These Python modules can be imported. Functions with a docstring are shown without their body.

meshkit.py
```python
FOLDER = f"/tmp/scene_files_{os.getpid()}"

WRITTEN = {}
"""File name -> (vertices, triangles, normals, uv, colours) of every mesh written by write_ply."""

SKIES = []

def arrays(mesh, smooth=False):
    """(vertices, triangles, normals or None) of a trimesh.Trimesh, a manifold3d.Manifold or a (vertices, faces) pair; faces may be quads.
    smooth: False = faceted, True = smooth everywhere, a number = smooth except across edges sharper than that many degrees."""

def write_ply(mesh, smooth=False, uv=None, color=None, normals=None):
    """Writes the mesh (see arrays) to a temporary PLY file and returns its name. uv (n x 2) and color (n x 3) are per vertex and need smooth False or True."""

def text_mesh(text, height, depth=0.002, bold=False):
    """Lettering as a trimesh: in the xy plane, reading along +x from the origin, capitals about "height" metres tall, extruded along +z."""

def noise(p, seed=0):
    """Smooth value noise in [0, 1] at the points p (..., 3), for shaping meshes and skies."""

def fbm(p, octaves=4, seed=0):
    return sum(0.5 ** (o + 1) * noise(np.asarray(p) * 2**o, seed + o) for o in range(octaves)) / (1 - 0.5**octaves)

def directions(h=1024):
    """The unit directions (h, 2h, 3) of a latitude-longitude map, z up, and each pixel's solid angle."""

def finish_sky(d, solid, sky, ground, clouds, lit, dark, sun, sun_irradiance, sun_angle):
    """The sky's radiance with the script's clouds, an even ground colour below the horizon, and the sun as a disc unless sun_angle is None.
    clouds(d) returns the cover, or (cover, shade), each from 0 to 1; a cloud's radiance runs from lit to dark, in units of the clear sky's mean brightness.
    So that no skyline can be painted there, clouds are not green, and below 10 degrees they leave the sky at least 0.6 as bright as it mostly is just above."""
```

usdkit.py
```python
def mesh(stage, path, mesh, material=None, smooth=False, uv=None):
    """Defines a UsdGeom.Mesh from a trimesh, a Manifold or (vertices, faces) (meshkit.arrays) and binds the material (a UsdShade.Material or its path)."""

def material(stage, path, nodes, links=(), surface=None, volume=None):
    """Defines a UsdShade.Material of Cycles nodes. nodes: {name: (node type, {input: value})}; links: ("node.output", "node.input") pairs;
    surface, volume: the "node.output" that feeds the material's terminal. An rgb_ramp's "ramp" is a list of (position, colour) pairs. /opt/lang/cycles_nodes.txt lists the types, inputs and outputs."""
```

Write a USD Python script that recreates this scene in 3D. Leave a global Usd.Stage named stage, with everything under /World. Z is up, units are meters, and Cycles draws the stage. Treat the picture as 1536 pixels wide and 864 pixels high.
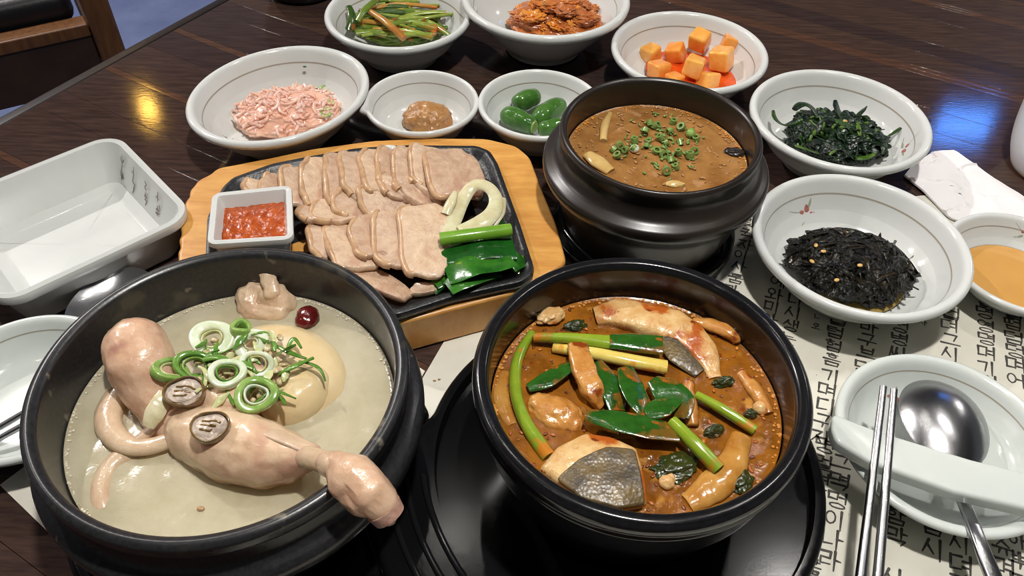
import math, numpy as np, trimesh, manifold3d as m3, shapely, usdkit, meshkit
from shapely.geometry import Polygon, Point, LineString, box as sbox
from shapely.ops import unary_union
from pxr import Usd, UsdGeom, UsdLux, UsdShade, Gf, Sdf

stage = Usd.Stage.CreateInMemory()
UsdGeom.SetStageUpAxis(stage, 'Z'); UsdGeom.SetStageMetersPerUnit(stage, 1.0)
W = UsdGeom.Xform.Define(stage, '/World'); stage.SetDefaultPrim(W.GetPrim())
UsdGeom.Scope.Define(stage, '/World/Looks')
PI = math.pi
V = lambda *a: np.array(a, float)

# ------------------------------------------------------------------ camera (table top is z = 0, floor is z = -0.75)
F, PITCH, ROLL, H = 1220.0, math.radians(46.1), math.radians(1.85), 0.38
cr, sr, cp, sp = math.cos(ROLL), math.sin(ROLL), math.cos(PITCH), math.sin(PITCH)
RIGHT, UPV, FWD = V(cr, sr*sp, sr*cp), V(-sr, cr*sp, cr*cp), V(0, cp, -sp)
EYE = V(0, 0, H)
cam = UsdGeom.Camera.Define(stage, '/World/camera')
cam.CreateHorizontalApertureAttr(36.0); cam.CreateVerticalApertureAttr(20.25); cam.CreateFocalLengthAttr(F*36/1536)
cam.CreateClippingRangeAttr(Gf.Vec2f(0.02, 100))
m = np.eye(4); m[0, :3], m[1, :3], m[2, :3], m[3, :3] = RIGHT, UPV, -FWD, EYE
cam.AddTransformOp().Set(Gf.Matrix4d(m.tolist()))
cam.CreateExposureAttr(-0.2)
def at(px, py, z=0.0):
    """the point at height z that the photograph shows at this pixel"""
    d = (px-768)/F*RIGHT - (py-432)/F*UPV + FWD
    return EYE + d*((H-z)/-d[2])

# ------------------------------------------------------------------ light
dome = UsdLux.DomeLight.Define(stage, '/World/ambient_light')
dome.CreateColorAttr(Gf.Vec3f(0.86, 0.92, 1.0)); dome.CreateIntensityAttr(0.035)
MAIN_LAMP, MAIN_POWER = V(0.10, 0.20, 1.02), 10.5
SIDE_LAMP, SIDE_POWER = V(0.50, 0.62, 1.02), 1.8
SPOT_POWER = 1.1
BULB_POWER = 60.0
SCREEN = 24.0

# ------------------------------------------------------------------ materials
WET = ('boiled', 'scallion', 'red_chili', 'cooked', 'spiced', 'dark_fish', 'stewed', 'dark_stewed', 'green_chilli', 'brown_soybean', 'salted', 'seasoned_stem', 'radish', 'white_scallion', 'green_s', 'brown_pepper', 'pale_g', 'dark_red', 'tan_dip', 'red_kimchi')
def mat(name, col, rough=0.4, col2=None, scale=60, ramp=(0.35, 0.65), bump=0.0, bscale=200, bdist=0.001, detail=8, stretch=None, bstretch=None, voronoi=False, extra_spots=None, **kw):
    p = dict(base_color=col, roughness=rough, **kw)
    if name.startswith(WET): p.update(coat_weight=0.35, coat_roughness=0.08)
    nodes = {'p': ('principled_bsdf', p), 'tc': ('texture_coordinate', {})}
    links = []
    src = 'tc.object'
    if stretch is not None:
        nodes['mp'] = ('mapping', {'scale': stretch[:3], 'rotation': stretch[3:] if len(stretch) > 3 else (0, 0, 0)}); links.append(('tc.object', 'mp.vector')); src = 'mp.vector'
    last = None
    if col2 is not None:
        nodes['n'] = ('noise_texture', {'scale': scale, 'detail': detail, 'roughness': 0.65})
        nodes['r'] = ('rgb_ramp', {'ramp': [(ramp[0], col), (ramp[1], col2)]})
        links += [(src, 'n.vector'), ('n.fac', 'r.fac')]; last = 'r.color'
    for i, (sc, thr, c3) in enumerate(extra_spots or []):
        nodes[f'sn{i}'] = ('noise_texture', {'scale': sc, 'detail': 3})
        nodes[f'sr{i}'] = ('rgb_ramp', {'ramp': [(thr, (0, 0, 0)), (min(thr+0.07, 0.99), (1, 1, 1))]})
        nodes[f'sm{i}'] = ('mix', {'color1': col, 'color2': c3})
        links += [('tc.object', f'sn{i}.vector'), (f'sn{i}.fac', f'sr{i}.fac'), (f'sr{i}.color', f'sm{i}.fac')]
        if last: links.append((last, f'sm{i}.color1'))
        last = f'sm{i}.color'
    if last: links.append((last, 'p.base_color'))
    if bump:
        if voronoi: nodes['b'] = ('voronoi_texture', {'scale': bscale}); out = 'b.distance'
        else: nodes['b'] = ('noise_texture', {'scale': bscale, 'detail': 4, 'roughness': 0.55}); out = 'b.fac'
        bs = 'tc.object'
        if bstretch is not None:
            nodes['mb'] = ('mapping', {'scale': bstretch[:3], 'rotation': bstretch[3:] if len(bstretch) > 3 else (0, 0, 0)}); links.append(('tc.object', 'mb.vector')); bs = 'mb.vector'
        nodes['bm'] = ('bump', {'strength': min(1.0, bump*1.2), 'distance': bdist*1.2})
        links += [(bs, 'b.vector'), (out, 'bm.height'), ('bm.normal', 'p.normal')]
    return usdkit.material(stage, f'/World/Looks/{name}', nodes, links, surface='p.BSDF')
def emit(name, col, strength):
    return usdkit.material(stage, f'/World/Looks/{name}', {'e': ('emission', {'color': col, 'strength': strength})}, surface='e.emission')
def srgb(r, g, b):
    f = lambda c: (c/255/12.92 if c < 10 else ((c/255+0.055)/1.055)**2.4)
    return (f(r), f(g), f(b))

# ------------------------------------------------------------------ prims
used = {}
def fresh(parent, name):
    k = (parent, name); n = used.get(k, -1)+1; used[k] = n
    return f'{parent}/{name}' if n == 0 else f'{parent}/{name}_{n:03d}'
class Thing:
    def __init__(s, name, label=None, cat=None, loc=(0, 0, 0), group=None, kind=None):
        s.loc = V(*loc); s.path = fresh('/World', name)
        x = UsdGeom.Xform.Define(stage, s.path); x.AddTranslateOp().Set(Gf.Vec3d(*map(float, s.loc)))
        s.prim = x.GetPrim(); tag(s.prim, label, cat, group, kind)
    def add(s, name, mesh, material, smooth=40, under=None, kind=None, label=None):
        """a part given in world coordinates; returns its path"""
        v, f = vf(mesh); p = fresh(under or s.path, name)
        me = usdkit.mesh(stage, p, (v-s.loc, f), material, smooth)
        tag(me.GetPrim(), label, None, None, kind)
        return p
def tag(prim, label=None, cat=None, group=None, kind=None):
    for k, v in (('label', label), ('category', cat), ('group', group), ('kind', kind)):
        if v: prim.SetCustomDataByKey(k, v)
def single(name, mesh, material, label=None, cat=None, group=None, kind=None, smooth=40):
    v, f = vf(mesh); c = V(*((v.min(0)+v.max(0))/2)); c[2] = v[:, 2].min()
    p = fresh('/World', name)
    me = usdkit.mesh(stage, p, (v-c, f), material, smooth); UsdGeom.Xformable(me).AddTranslateOp().Set(Gf.Vec3d(*map(float, c)))
    tag(me.GetPrim(), label, cat, group, kind); return p

# ------------------------------------------------------------------ mesh helpers
def vf(mesh):
    if hasattr(mesh, 'to_mesh'):
        k = mesh.to_mesh(); return np.array(k.vert_properties[:, :3], float), np.array(k.tri_verts, int)
    if isinstance(mesh, (tuple, list)):
        v, f = np.asarray(mesh[0], float), np.asarray(mesh[1], int)
        if f.shape[1] == 4: f = np.vstack([f[:, [0, 1, 2]], f[:, [0, 2, 3]]])
        return v, f
    return np.array(mesh.vertices, float), np.array(mesh.faces, int)
def join(ms):
    vs, fs, n = [], [], 0
    for k in ms:
        v, f = vf(k); vs.append(v); fs.append(f+n); n += len(v)
    return np.vstack(vs), np.vstack(fs)
def spline(pts, n):
    pts = np.asarray(pts, float)
    if len(pts) < 3: return np.linspace(pts[0], pts[-1], n)
    from scipy.interpolate import CubicSpline
    d = np.r_[0, np.cumsum(np.sqrt(np.linalg.norm(np.diff(pts, axis=0), axis=1))+1e-9)]
    return CubicSpline(d, pts, bc_type='natural')(np.linspace(0, d[-1], n))
def chaikin(pts, k=2):
    p = np.asarray(pts, float)
    for _ in range(k):
        q = np.roll(p, -1, 0); p = np.stack([0.75*p+0.25*q, 0.25*p+0.75*q], 1).reshape(-1, p.shape[1])
    return p
def lathe(prof, c=(0, 0, 0), n=96, sx=1.0, sy=1.0, rot=0.0, closed=False):
    """prof: (r, z) outside bottom to inside; revolves it. r = 0 ends close"""
    prof = np.asarray(prof, float); a = np.arange(n)/n*2*PI
    v = np.stack([prof[:, :1]*np.cos(a)*sx, prof[:, :1]*np.sin(a)*sy, np.repeat(prof[:, 1:], n, 1)], -1).reshape(-1, 3)
    k = len(prof); f = []
    i = np.arange(k if closed else k-1)[:, None]; j = np.arange(n)[None]
    A, B = (i*n+j).ravel(), (i*n+(j+1) % n).ravel(); i2 = (i+1) % k
    C, D = (i2*n+(j+1) % n).ravel(), (i2*n+j).ravel()
    f = np.vstack([np.c_[A, B, C], np.c_[A, C, D]])
    t = trimesh.Trimesh(v, f, process=False); t.merge_vertices(digits_vertex=9); t.update_faces(t.nondegenerate_faces()); t.remove_unreferenced_vertices()
    v = t.vertices.copy(); cs, sn = math.cos(rot), math.sin(rot)
    v[:, :2] = v[:, :2] @ np.array([[cs, sn], [-sn, cs]])
    return v+V(*c), np.array(t.faces)
def smooth_profile(pts, n):
    return spline(pts, n)
def sweep(path, w, h=None, n=24, seg=10, up=(0, 0, 1), twist=0.0, wave=0.0, wn=3, seed=0, shape=1.0, closed=False):
    """elliptical tube: half-width w(t), half-height h(t) (numbers or lists); the width lies across the path, square to up"""
    P = spline(path, n); T = np.gradient(P, axis=0); T /= np.linalg.norm(T, axis=1, keepdims=True)+1e-12
    t = np.linspace(0, 1, n)
    fw = lambda q: np.interp(t, np.linspace(0, 1, len(q)), q) if np.ndim(q) else np.full(n, float(q))
    w = fw(w); h = w if h is None else fw(h)
    U = np.tile(V(*up), (n, 1)); S = np.cross(T, U); ln = np.linalg.norm(S, axis=1, keepdims=True)
    bad = ln[:, 0] < 0.1
    if bad.any(): S[bad] = np.cross(T[bad], V(0.8, 0.6, 0)); ln = np.linalg.norm(S, axis=1, keepdims=True)
    S /= ln; N = np.cross(S, T)
    if twist:
        tw = (t*twist)[:, None]; S, N = S*np.cos(tw)+N*np.sin(tw), N*np.cos(tw)-S*np.sin(tw)
    if wave:
        P = P+N*(np.sin(t*wn*2*PI+seed)*wave)[:, None]
    a = np.arange(seg)/seg*2*PI; ca, sa = np.cos(a), np.sin(a)
    if shape != 1.0: ca, sa = np.sign(ca)*np.abs(ca)**shape, np.sign(sa)*np.abs(sa)**shape
    v = P[:, None]+S[:, None]*(w[:, None]*ca)[..., None]+N[:, None]*(h[:, None]*sa)[..., None]
    v = v.reshape(-1, 3); i = np.arange(n-1)[:, None]; j = np.arange(seg)[None]
    A, B, C, D = (i*seg+j).ravel(), (i*seg+(j+1) % seg).ravel(), ((i+1)*seg+(j+1) % seg).ravel(), ((i+1)*seg+j).ravel()
    f = [np.c_[A, B, C], np.c_[A, C, D]]; k = len(v); v = np.vstack([v, P[:1], P[-1:]])
    jj = np.arange(seg); f += [np.c_[np.full(seg, k), (jj+1) % seg, jj], np.c_[np.full(seg, k+1), (n-1)*seg+jj, (n-1)*seg+(jj+1) % seg]]
    return v, np.vstack(f)
def ico(sub=3):
    return trimesh.creation.icosphere(subdivisions=sub)
def rotz(a): return np.array([[math.cos(a), -math.sin(a), 0], [math.sin(a), math.cos(a), 0], [0, 0, 1]])
def rotax(axis, a): return trimesh.transformations.rotation_matrix(a, axis)[:3, :3]
def blob(c, r, amp=0.12, freq=1.6, seed=0, sub=3, rz=0.0, R=None, octaves=3, power=1.0):
    s = ico(sub); v = s.vertices.copy()
    d = 1+amp*2*(meshkit.fbm(v*freq+seed*7.3+11, octaves, seed)-0.5)
    if power != 1.0: v = np.sign(v)*np.abs(v)**power
    v = v*d[:, None]*np.asarray(r, float)
    R = rotz(rz) if R is None else R
    return v @ R.T+np.asarray(c, float), np.array(s.faces)
def ball_hull(pts, k=20):
    ms = [m3.Manifold.sphere(r, k).translate(tuple(p)) for p, r in pts]
    return m3.Manifold.batch_hull(ms)
def chain(joints, k=24):
    return [ball_hull(joints[i:i+2], k) for i in range(len(joints)-1)]
def organic(ms, edge=0.003, it=12, amp=0.0, freq=120, seed=0):
    m_ = m3.Manifold.batch_boolean(ms, m3.OpType.Add).refine_to_length(edge)
    v, f = vf(m_); t = trimesh.Trimesh(v, f, process=False)
    trimesh.smoothing.filter_taubin(t, lamb=0.5, nu=0.51, iterations=it)
    v = np.array(t.vertices)
    if amp:
        v = v+t.vertex_normals*((meshkit.fbm(v*freq+5, 3, seed)-0.5)*2*amp)[:, None]
    return v, np.array(t.faces)
def poly_mesh(poly, z0, z1, bevel=0.0, steps=3):
    """extruded polygon with rounded upper and lower edges"""
    poly = poly.buffer(0)
    if bevel <= 0: 
        t = trimesh.creation.extrude_polygon(poly, z1-z0, engine='earcut'); return np.array(t.vertices)+V(0, 0, z0), np.array(t.faces)
    rings = []
    for i in range(steps+1):
        a = PI/2*i/steps; rings.append((bevel*(1-math.sin(a)), z0+bevel*(1-math.cos(a))))
    rings += [(o, z1-(z-z0)) for o, z in rings[::-1]]
    ext = np.array(poly.exterior.coords)[:-1]
    if not poly.exterior.is_ccw: ext = ext[::-1]
    e = np.roll(ext, -1, 0)-np.roll(ext, 1, 0); nrm = np.stack([e[:, 1], -e[:, 0]], 1); nrm /= np.linalg.norm(nrm, axis=1, keepdims=True)+1e-12
    n = len(ext); v = np.vstack([np.c_[ext-nrm*o, np.full(n, z)] for o, z in rings]); k = len(rings)
    i = np.arange(k-1)[:, None]; j = np.arange(n)[None]
    A, B, C, D = (i*n+j).ravel(), (i*n+(j+1) % n).ravel(), ((i+1)*n+(j+1) % n).ravel(), ((i+1)*n+j).ravel()
    f = [np.c_[A, B, C], np.c_[A, C, D]]
    import mapbox_earcut as ec
    tri = ec.triangulate_float64(ext-nrm*bevel, np.array([n], np.uint32)).reshape(-1, 3).astype(int)
    f += [tri[:, ::-1], tri+(k-1)*n]
    return v, np.vstack(f)
def rounded(pts, r, res=8):
    p = Polygon(np.asarray(pts)[:, :2]); return p.buffer(-r, quad_segs=res).buffer(r, quad_segs=res) if r > 0 else p
def resample(poly, step):
    ln = LineString(poly.exterior.coords); n = max(12, int(ln.length/step))
    return Polygon([ln.interpolate(i/n, normalized=True).coords[0] for i in range(n)])
def tub(poly_top, poly_bot, z0, z1, wall, floor, lip=0.002):
    """a dish whose outline goes from poly_bot (z0) to poly_top (z1); both N x 2 with matching vertices"""
    T, B = np.asarray(poly_top), np.asarray(poly_bot); c = T.mean(0)
    def inset(P_, d):
        e = np.roll(P_, -1, 0)-np.roll(P_, 1, 0); q = np.stack([e[:, 1], -e[:, 0]], 1); q /= np.linalg.norm(q, axis=1, keepdims=True); return P_-q*d
    mix = lambda t: B*(1-t)+T*t
    hgt = z1-z0
    rings = [(inset(B, 0.006), z0), (inset(B, 0.001), z0+0.0006), (mix(0.1), z0+0.1*hgt), (mix(0.75), z0+0.75*hgt), (inset(T, -lip*0.6), z0+0.80*hgt), (inset(T, -lip), z0+0.9*hgt), (inset(T, -lip*0.5), z0+0.97*hgt), (inset(T, wall*0.35), z1), (inset(T, wall*0.8), z1-0.03*hgt), (inset(T, wall), z1-0.1*hgt),
             (inset(mix(0.5), wall), z0+0.5*hgt), (inset(mix(0.2), wall*1.2), z0+floor+0.1*hgt), (inset(B, wall*2.0), z0+floor+0.02*hgt), (inset(B, wall*2.6), z0+floor), (inset(B, wall*2.9), z0+floor)]
    n = len(T); v = np.vstack([np.c_[p, np.full(n, z)] for p, z in rings]); k = len(rings)
    i = np.arange(k-1)[:, None]; j = np.arange(n)[None]
    A, Bq, C, D = (i*n+j).ravel(), (i*n+(j+1) % n).ravel(), ((i+1)*n+(j+1) % n).ravel(), ((i+1)*n+j).ravel()
    f = [np.c_[A, Bq, C], np.c_[A, C, D]]; m_ = len(v); v = np.vstack([v, [[*rings[0][0].mean(0), z0]], [[*rings[-1][0].mean(0), z0+floor]]]); jj = np.arange(n)
    f += [np.c_[np.full(n, m_), (jj+1) % n, jj], np.c_[np.full(n, m_+1), (k-1)*n+jj, (k-1)*n+(jj+1) % n]]
    return v, np.vstack(f)
def boxm(c, size, R=None):
    t = trimesh.creation.box(size); v = np.array(t.vertices)
    if R is not None: v = v @ R.T
    return v+np.asarray(c, float), np.array(t.faces)
def rbox(c, size, r=0.004, R=None, k=12):
    sx, sy, sz = (s/2-r for s in size)
    h_ = m3.Manifold.batch_hull([m3.Manifold.sphere(r, k).translate((x, y, z)) for x in (-sx, sx) for y in (-sy, sy) for z in (-sz, sz)])
    v, f = vf(h_)
    if R is not None: v = v @ R.T
    return v+np.asarray(c, float), f
def slab(thick, pts):
    """flat ribbon polygon helper"""
    return poly_mesh(Polygon(pts), 0, thick)
def rough(mesh, amp=0.0012, freq=140, seed=0):
    v, f = vf(mesh); t = trimesh.Trimesh(v, f, process=False)
    return v+t.vertex_normals*((meshkit.fbm(v*freq+seed, 3, seed)-0.5)*2*amp)[:, None], f
def floor_at(v, z): v = v.copy(); v[:, 2] = np.maximum(v[:, 2], z); return v
rng = np.random.default_rng(7)

# ================================================================== THE SETTING
M = {}
M['floor'] = mat('floor_tile', srgb(84, 98, 138), 0.45, srgb(104, 118, 156), 6, bump=0.15, bscale=40, bdist=0.002)
M['wall'] = mat('wall_paint', srgb(140, 134, 140), 0.7, srgb(128, 122, 130), 3)
M['ceiling'] = mat('ceiling_paint', srgb(104, 101, 98), 0.8, srgb(112, 109, 106), 3)
usdkit_floor = single('floor', boxm((0, 0.6, -0.775), (7, 7, 0.05)), M['floor'], kind='structure', label='blue grey restaurant floor under the table and chair')
single('wall_back', boxm((0, 3.45, 0.6), (7, 0.1, 2.7)), M['wall'], kind='structure', label='brown back wall of the dim restaurant')
single('wall_left', boxm((-3.0, 0.6, 0.6), (0.1, 5.6, 2.7)), M['wall'], kind='structure', label='brown side wall of the dim restaurant')
single('ceiling', boxm((0, 0.6, 1.98), (7, 7, 0.06)), M['ceiling'], kind='structure', label='dark ceiling carrying the downlights')

# ---------------- table: staves run along G, the left edge runs along E_
GA = math.radians(-29.5)
G, E_ = V(math.cos(GA), math.sin(GA), 0), V(-math.sin(GA), math.cos(GA), 0)
edge_pt = at(156, 89.5, 0); u0 = float(edge_pt @ G); v0 = float(edge_pt @ E_)
woods = [mat(f'table_wood_{i}', a, 0.08, b, 34, (0.3, 0.7), bump=0.035, bscale=190, bdist=0.0005, stretch=(1, 9, 1, 0, 0, -GA), bstretch=(1, 3.0, 1, 0, 0, -GA), detail=6, specular_ior_level=0.5)
         for i, (a, b) in enumerate([(srgb(74, 56, 49), srgb(45, 34, 32)), (srgb(65, 50, 46), srgb(40, 31, 30)), (srgb(79, 60, 50), srgb(49, 37, 33)), (srgb(92, 64, 49), srgb(60, 42, 34))])]
M['table_edge'] = mat('table_edge', srgb(24, 17, 16), 0.3)
table = Thing('dining_table', 'large dark brown wooden dining table with reddish stripes under all the dishes', 'table', G*(u0+0.7)+E_*v0)
def tpoint(u, v, z): return G*u+E_*v+V(0, 0, z)
RT = np.stack([G, E_, V(0, 0, 1)], 1)
vv, vend = v0-0.95, v0+0.95; k = 0
while vv < vend:
    narrow = rng.random() < 0.30
    wd = rng.uniform(0.004, 0.007) if narrow else rng.uniform(0.022, 0.055)
    w_ = woods[3] if narrow else woods[[0, 1, 0, 2][int(rng.integers(4))]]
    table.add('plank', rbox(tpoint(u0+0.012+0.68, vv+wd/2, -0.0141), (1.36, wd-0.0002, 0.028), 0.00018, RT, 8), w_, 30)
    vv += wd
table.add('edge_band', rbox(tpoint(u0+0.006, v0, -0.0146), (0.0118, 1.9, 0.029), 0.0025, RT), M['table_edge'], 40)
table.add('underframe', boxm(tpoint(u0+0.7, v0, -0.055), (1.2, 1.6, 0.05), RT), M['table_edge'])
for du in (0.12, 1.28):
    for dv in (-0.85, 0.85):
        table.add('leg', rbox(tpoint(u0+du, v0+dv, -0.415), (0.06, 0.06, 0.669), 0.006, RT), M['table_edge'])

# ---------------- chair behind the table's left edge
M['chair_wood'] = mat('chair_wood', srgb(120, 78, 38), 0.4, srgb(92, 56, 26), 20, stretch=(6, 6, 1))
M['chair_dark'] = mat('chair_dark_wood', srgb(66, 44, 22), 0.45, srgb(50, 32, 16), 20)
M['leather'] = mat('black_leather', srgb(22, 22, 26), 0.42, bump=0.2, bscale=160)
zr = -0.30
a0, a1 = at(2, 64, zr), at(131, 36, zr)
cd = a1-a0; cd[2] = 0; cd /= np.linalg.norm(cd); cb = V(-cd[1], cd[0], 0)
CR = np.stack([cd, cb, V(0, 0, 1)], 1)
corner = a1
chair = Thing('wooden_chair', 'brown wooden chair with black leather seat beyond the left table edge', 'chair', corner-cd*0.22+cb*0.22+V(0, 0, -0.45))
cpt = lambda x, y, z: corner+cd*x+cb*y+V(0, 0, z)
chair.add('rail', rbox(cpt(-0.22, 0.018, -0.011), (0.44, 0.036, 0.022), 0.003, CR), M['chair_wood'], label='lighter top rail of the chair seat')
chair.add('apron', rbox(cpt(-0.22, 0.020, -0.070), (0.44, 0.026, 0.094), 0.003, CR), M['chair_dark'], label='dark apron board below the rail')
chair.add('rail', rbox(cpt(-0.22, 0.432, -0.04), (0.44, 0.03, 0.07), 0.003, CR), M['chair_wood'])
for x in (-0.45, 0.012): chair.add('rail', rbox(cpt(x, 0.22, -0.05), (0.03, 0.38, 0.06), 0.003, CR), M['chair_dark'])
chair.add('seat', rbox(cpt(-0.22, 0.235, 0.012), (0.42, 0.39, 0.06), 0.022, CR), M['leather'])
for x in (0.022, -0.462):
    chair.add('post', rbox(cpt(x, 0.02, -0.0), (0.042, 0.05, 0.90), 0.008, CR), M['chair_wood'])
    chair.add('leg', rbox(cpt(x, 0.42, -0.24), (0.042, 0.05, 0.42), 0.008, CR), M['chair_wood'])
chair.add('backrest', rbox(cpt(-0.22, 0.02, 0.36), (0.43, 0.022, 0.14), 0.006, CR), M['chair_wood'])

# ---------------- lamps
M['lamp_black'] = mat('lamp_black', (0.02, 0.02, 0.02), 0.4)
def disk_lamp(name, label, cat, p, r, power, col, housing_h=0.06, group=None, cord_to=None, aim=None):
    t = Thing(name, label, cat, p, group)
    t.add('housing', lathe([(r*1.02, -0.0), (r*1.12, 0.0), (r*1.12, housing_h), (0, housing_h), (0, housing_h-0.003), (r*1.02, housing_h-0.003)], p, 40, closed=True), M['lamp_black'])
    if cord_to: t.add('cord', lathe([(0, housing_h), (0.004, housing_h), (0.004, cord_to-p[2]), (0, cord_to-p[2])], p, 10), M['lamp_black'])
    L = UsdLux.DiskLight.Define(stage, t.path+'/light'); L.CreateRadiusAttr(r); L.CreateIntensityAttr(power/(PI*PI*r*r)); L.CreateColorAttr(Gf.Vec3f(*col)); L.CreateNormalizeAttr(False)
    L.AddTranslateOp().Set(Gf.Vec3d(0, 0, 0.002))
    return t
disk_lamp('pendant_lamp', 'black pendant lamp hanging over the middle of the table', 'lamp', MAIN_LAMP, 0.026, MAIN_POWER, (1.0, 0.965, 0.915), 0.08, cord_to=1.95)
disk_lamp('pendant_lamp', 'black pendant lamp hanging over the far right of the table', 'lamp', SIDE_LAMP, 0.026, SIDE_POWER, (1.0, 0.96, 0.92), 0.08, cord_to=1.95)
for x, y, pw in ((-2.75, 2.5, 28.0), (2.9, 2.6, 18.0), (-2.3, 1.0, 12.0), (-1.55, 1.75, 50.0)):
    disk_lamp('wall_downlight', 'ceiling downlight near the wall of the restaurant', 'lamp', V(x, y, 1.90), 0.04, pw, (1.0, 0.95, 0.92), 0.05, 'ceiling downlights near the walls')
for i, (x, y) in enumerate([(-0.55, 0.95), (-0.35, 1.05), (-0.15, 1.15), (0.75, 0.75), (0.95, 0.55), (-0.75, -0.1), (0.5, -0.5)]):
    disk_lamp('ceiling_downlight', f'small round downlight set into the dark ceiling, {["first", "second", "third", "fourth", "fifth", "sixth", "seventh"][i]} of seven above the table', 'lamp', V(x, y, 1.90), 0.022, SPOT_POWER, (1.0, 0.95, 0.88), 0.05, 'ceiling downlights over the dining table')
# warm bulb mirrored in the table top
p = at(222, 163, 0); d = p-EYE; d /= np.linalg.norm(d); d[2] *= -1
bp = p+d*1.9
bulb = Thing('hanging_bulb', 'warm amber globe bulb hanging on a black cord, mirrored in the table', 'lamp', bp)
bulb.add('globe', (ico(3).vertices*0.024+bp, ico(3).faces), emit('amber_glow', (1.0, 0.55, 0.10), BULB_POWER), True)
bulb.add('socket', lathe([(0, 0.022), (0.012, 0.022), (0.012, 0.06), (0, 0.06)], bp, 16), M['lamp_black'])
bulb.add('cord', lathe([(0, 0.06), (0.003, 0.06), (0.003, 1.95-bp[2]), (0, 1.95-bp[2])], bp, 8), M['lamp_black'])
# blue screen on the back wall, mirrored in the table beside the spinach bowl
def mirror(px, py, y=3.36):
    p = at(px, py, 0); d = p-EYE; d[2] *= -1; return p+d*((y-p[1])/d[1])
sA, sB = mirror(1380, 238), mirror(1496, 172)
cx, cz, sw, sh = (sA[0]+sB[0])/2, (sA[2]+sB[2])/2, abs(sB[0]-sA[0]), abs(sA[2]-sB[2])
tv = Thing('television', 'blue glowing wall television mirrored in the table beside the napkin', 'television', (cx, 3.4, cz-sh/2))
tv.add('screen', boxm((cx, 3.375, cz), (sw, 0.01, sh)), emit('screen_glow', (0.07, 0.28, 1.0), SCREEN), False)
for dx, dz, wx, wz in ((0, sh/2+0.015, sw+0.06, 0.03), (0, -sh/2-0.015, sw+0.06, 0.03), (sw/2+0.015, 0, 0.03, sh), (-sw/2-0.015, 0, 0.03, sh)):
    tv.add('frame', boxm((cx+dx, 3.378, cz+dz), (wx, 0.035, wz)), M['lamp_black'], False)

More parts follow.
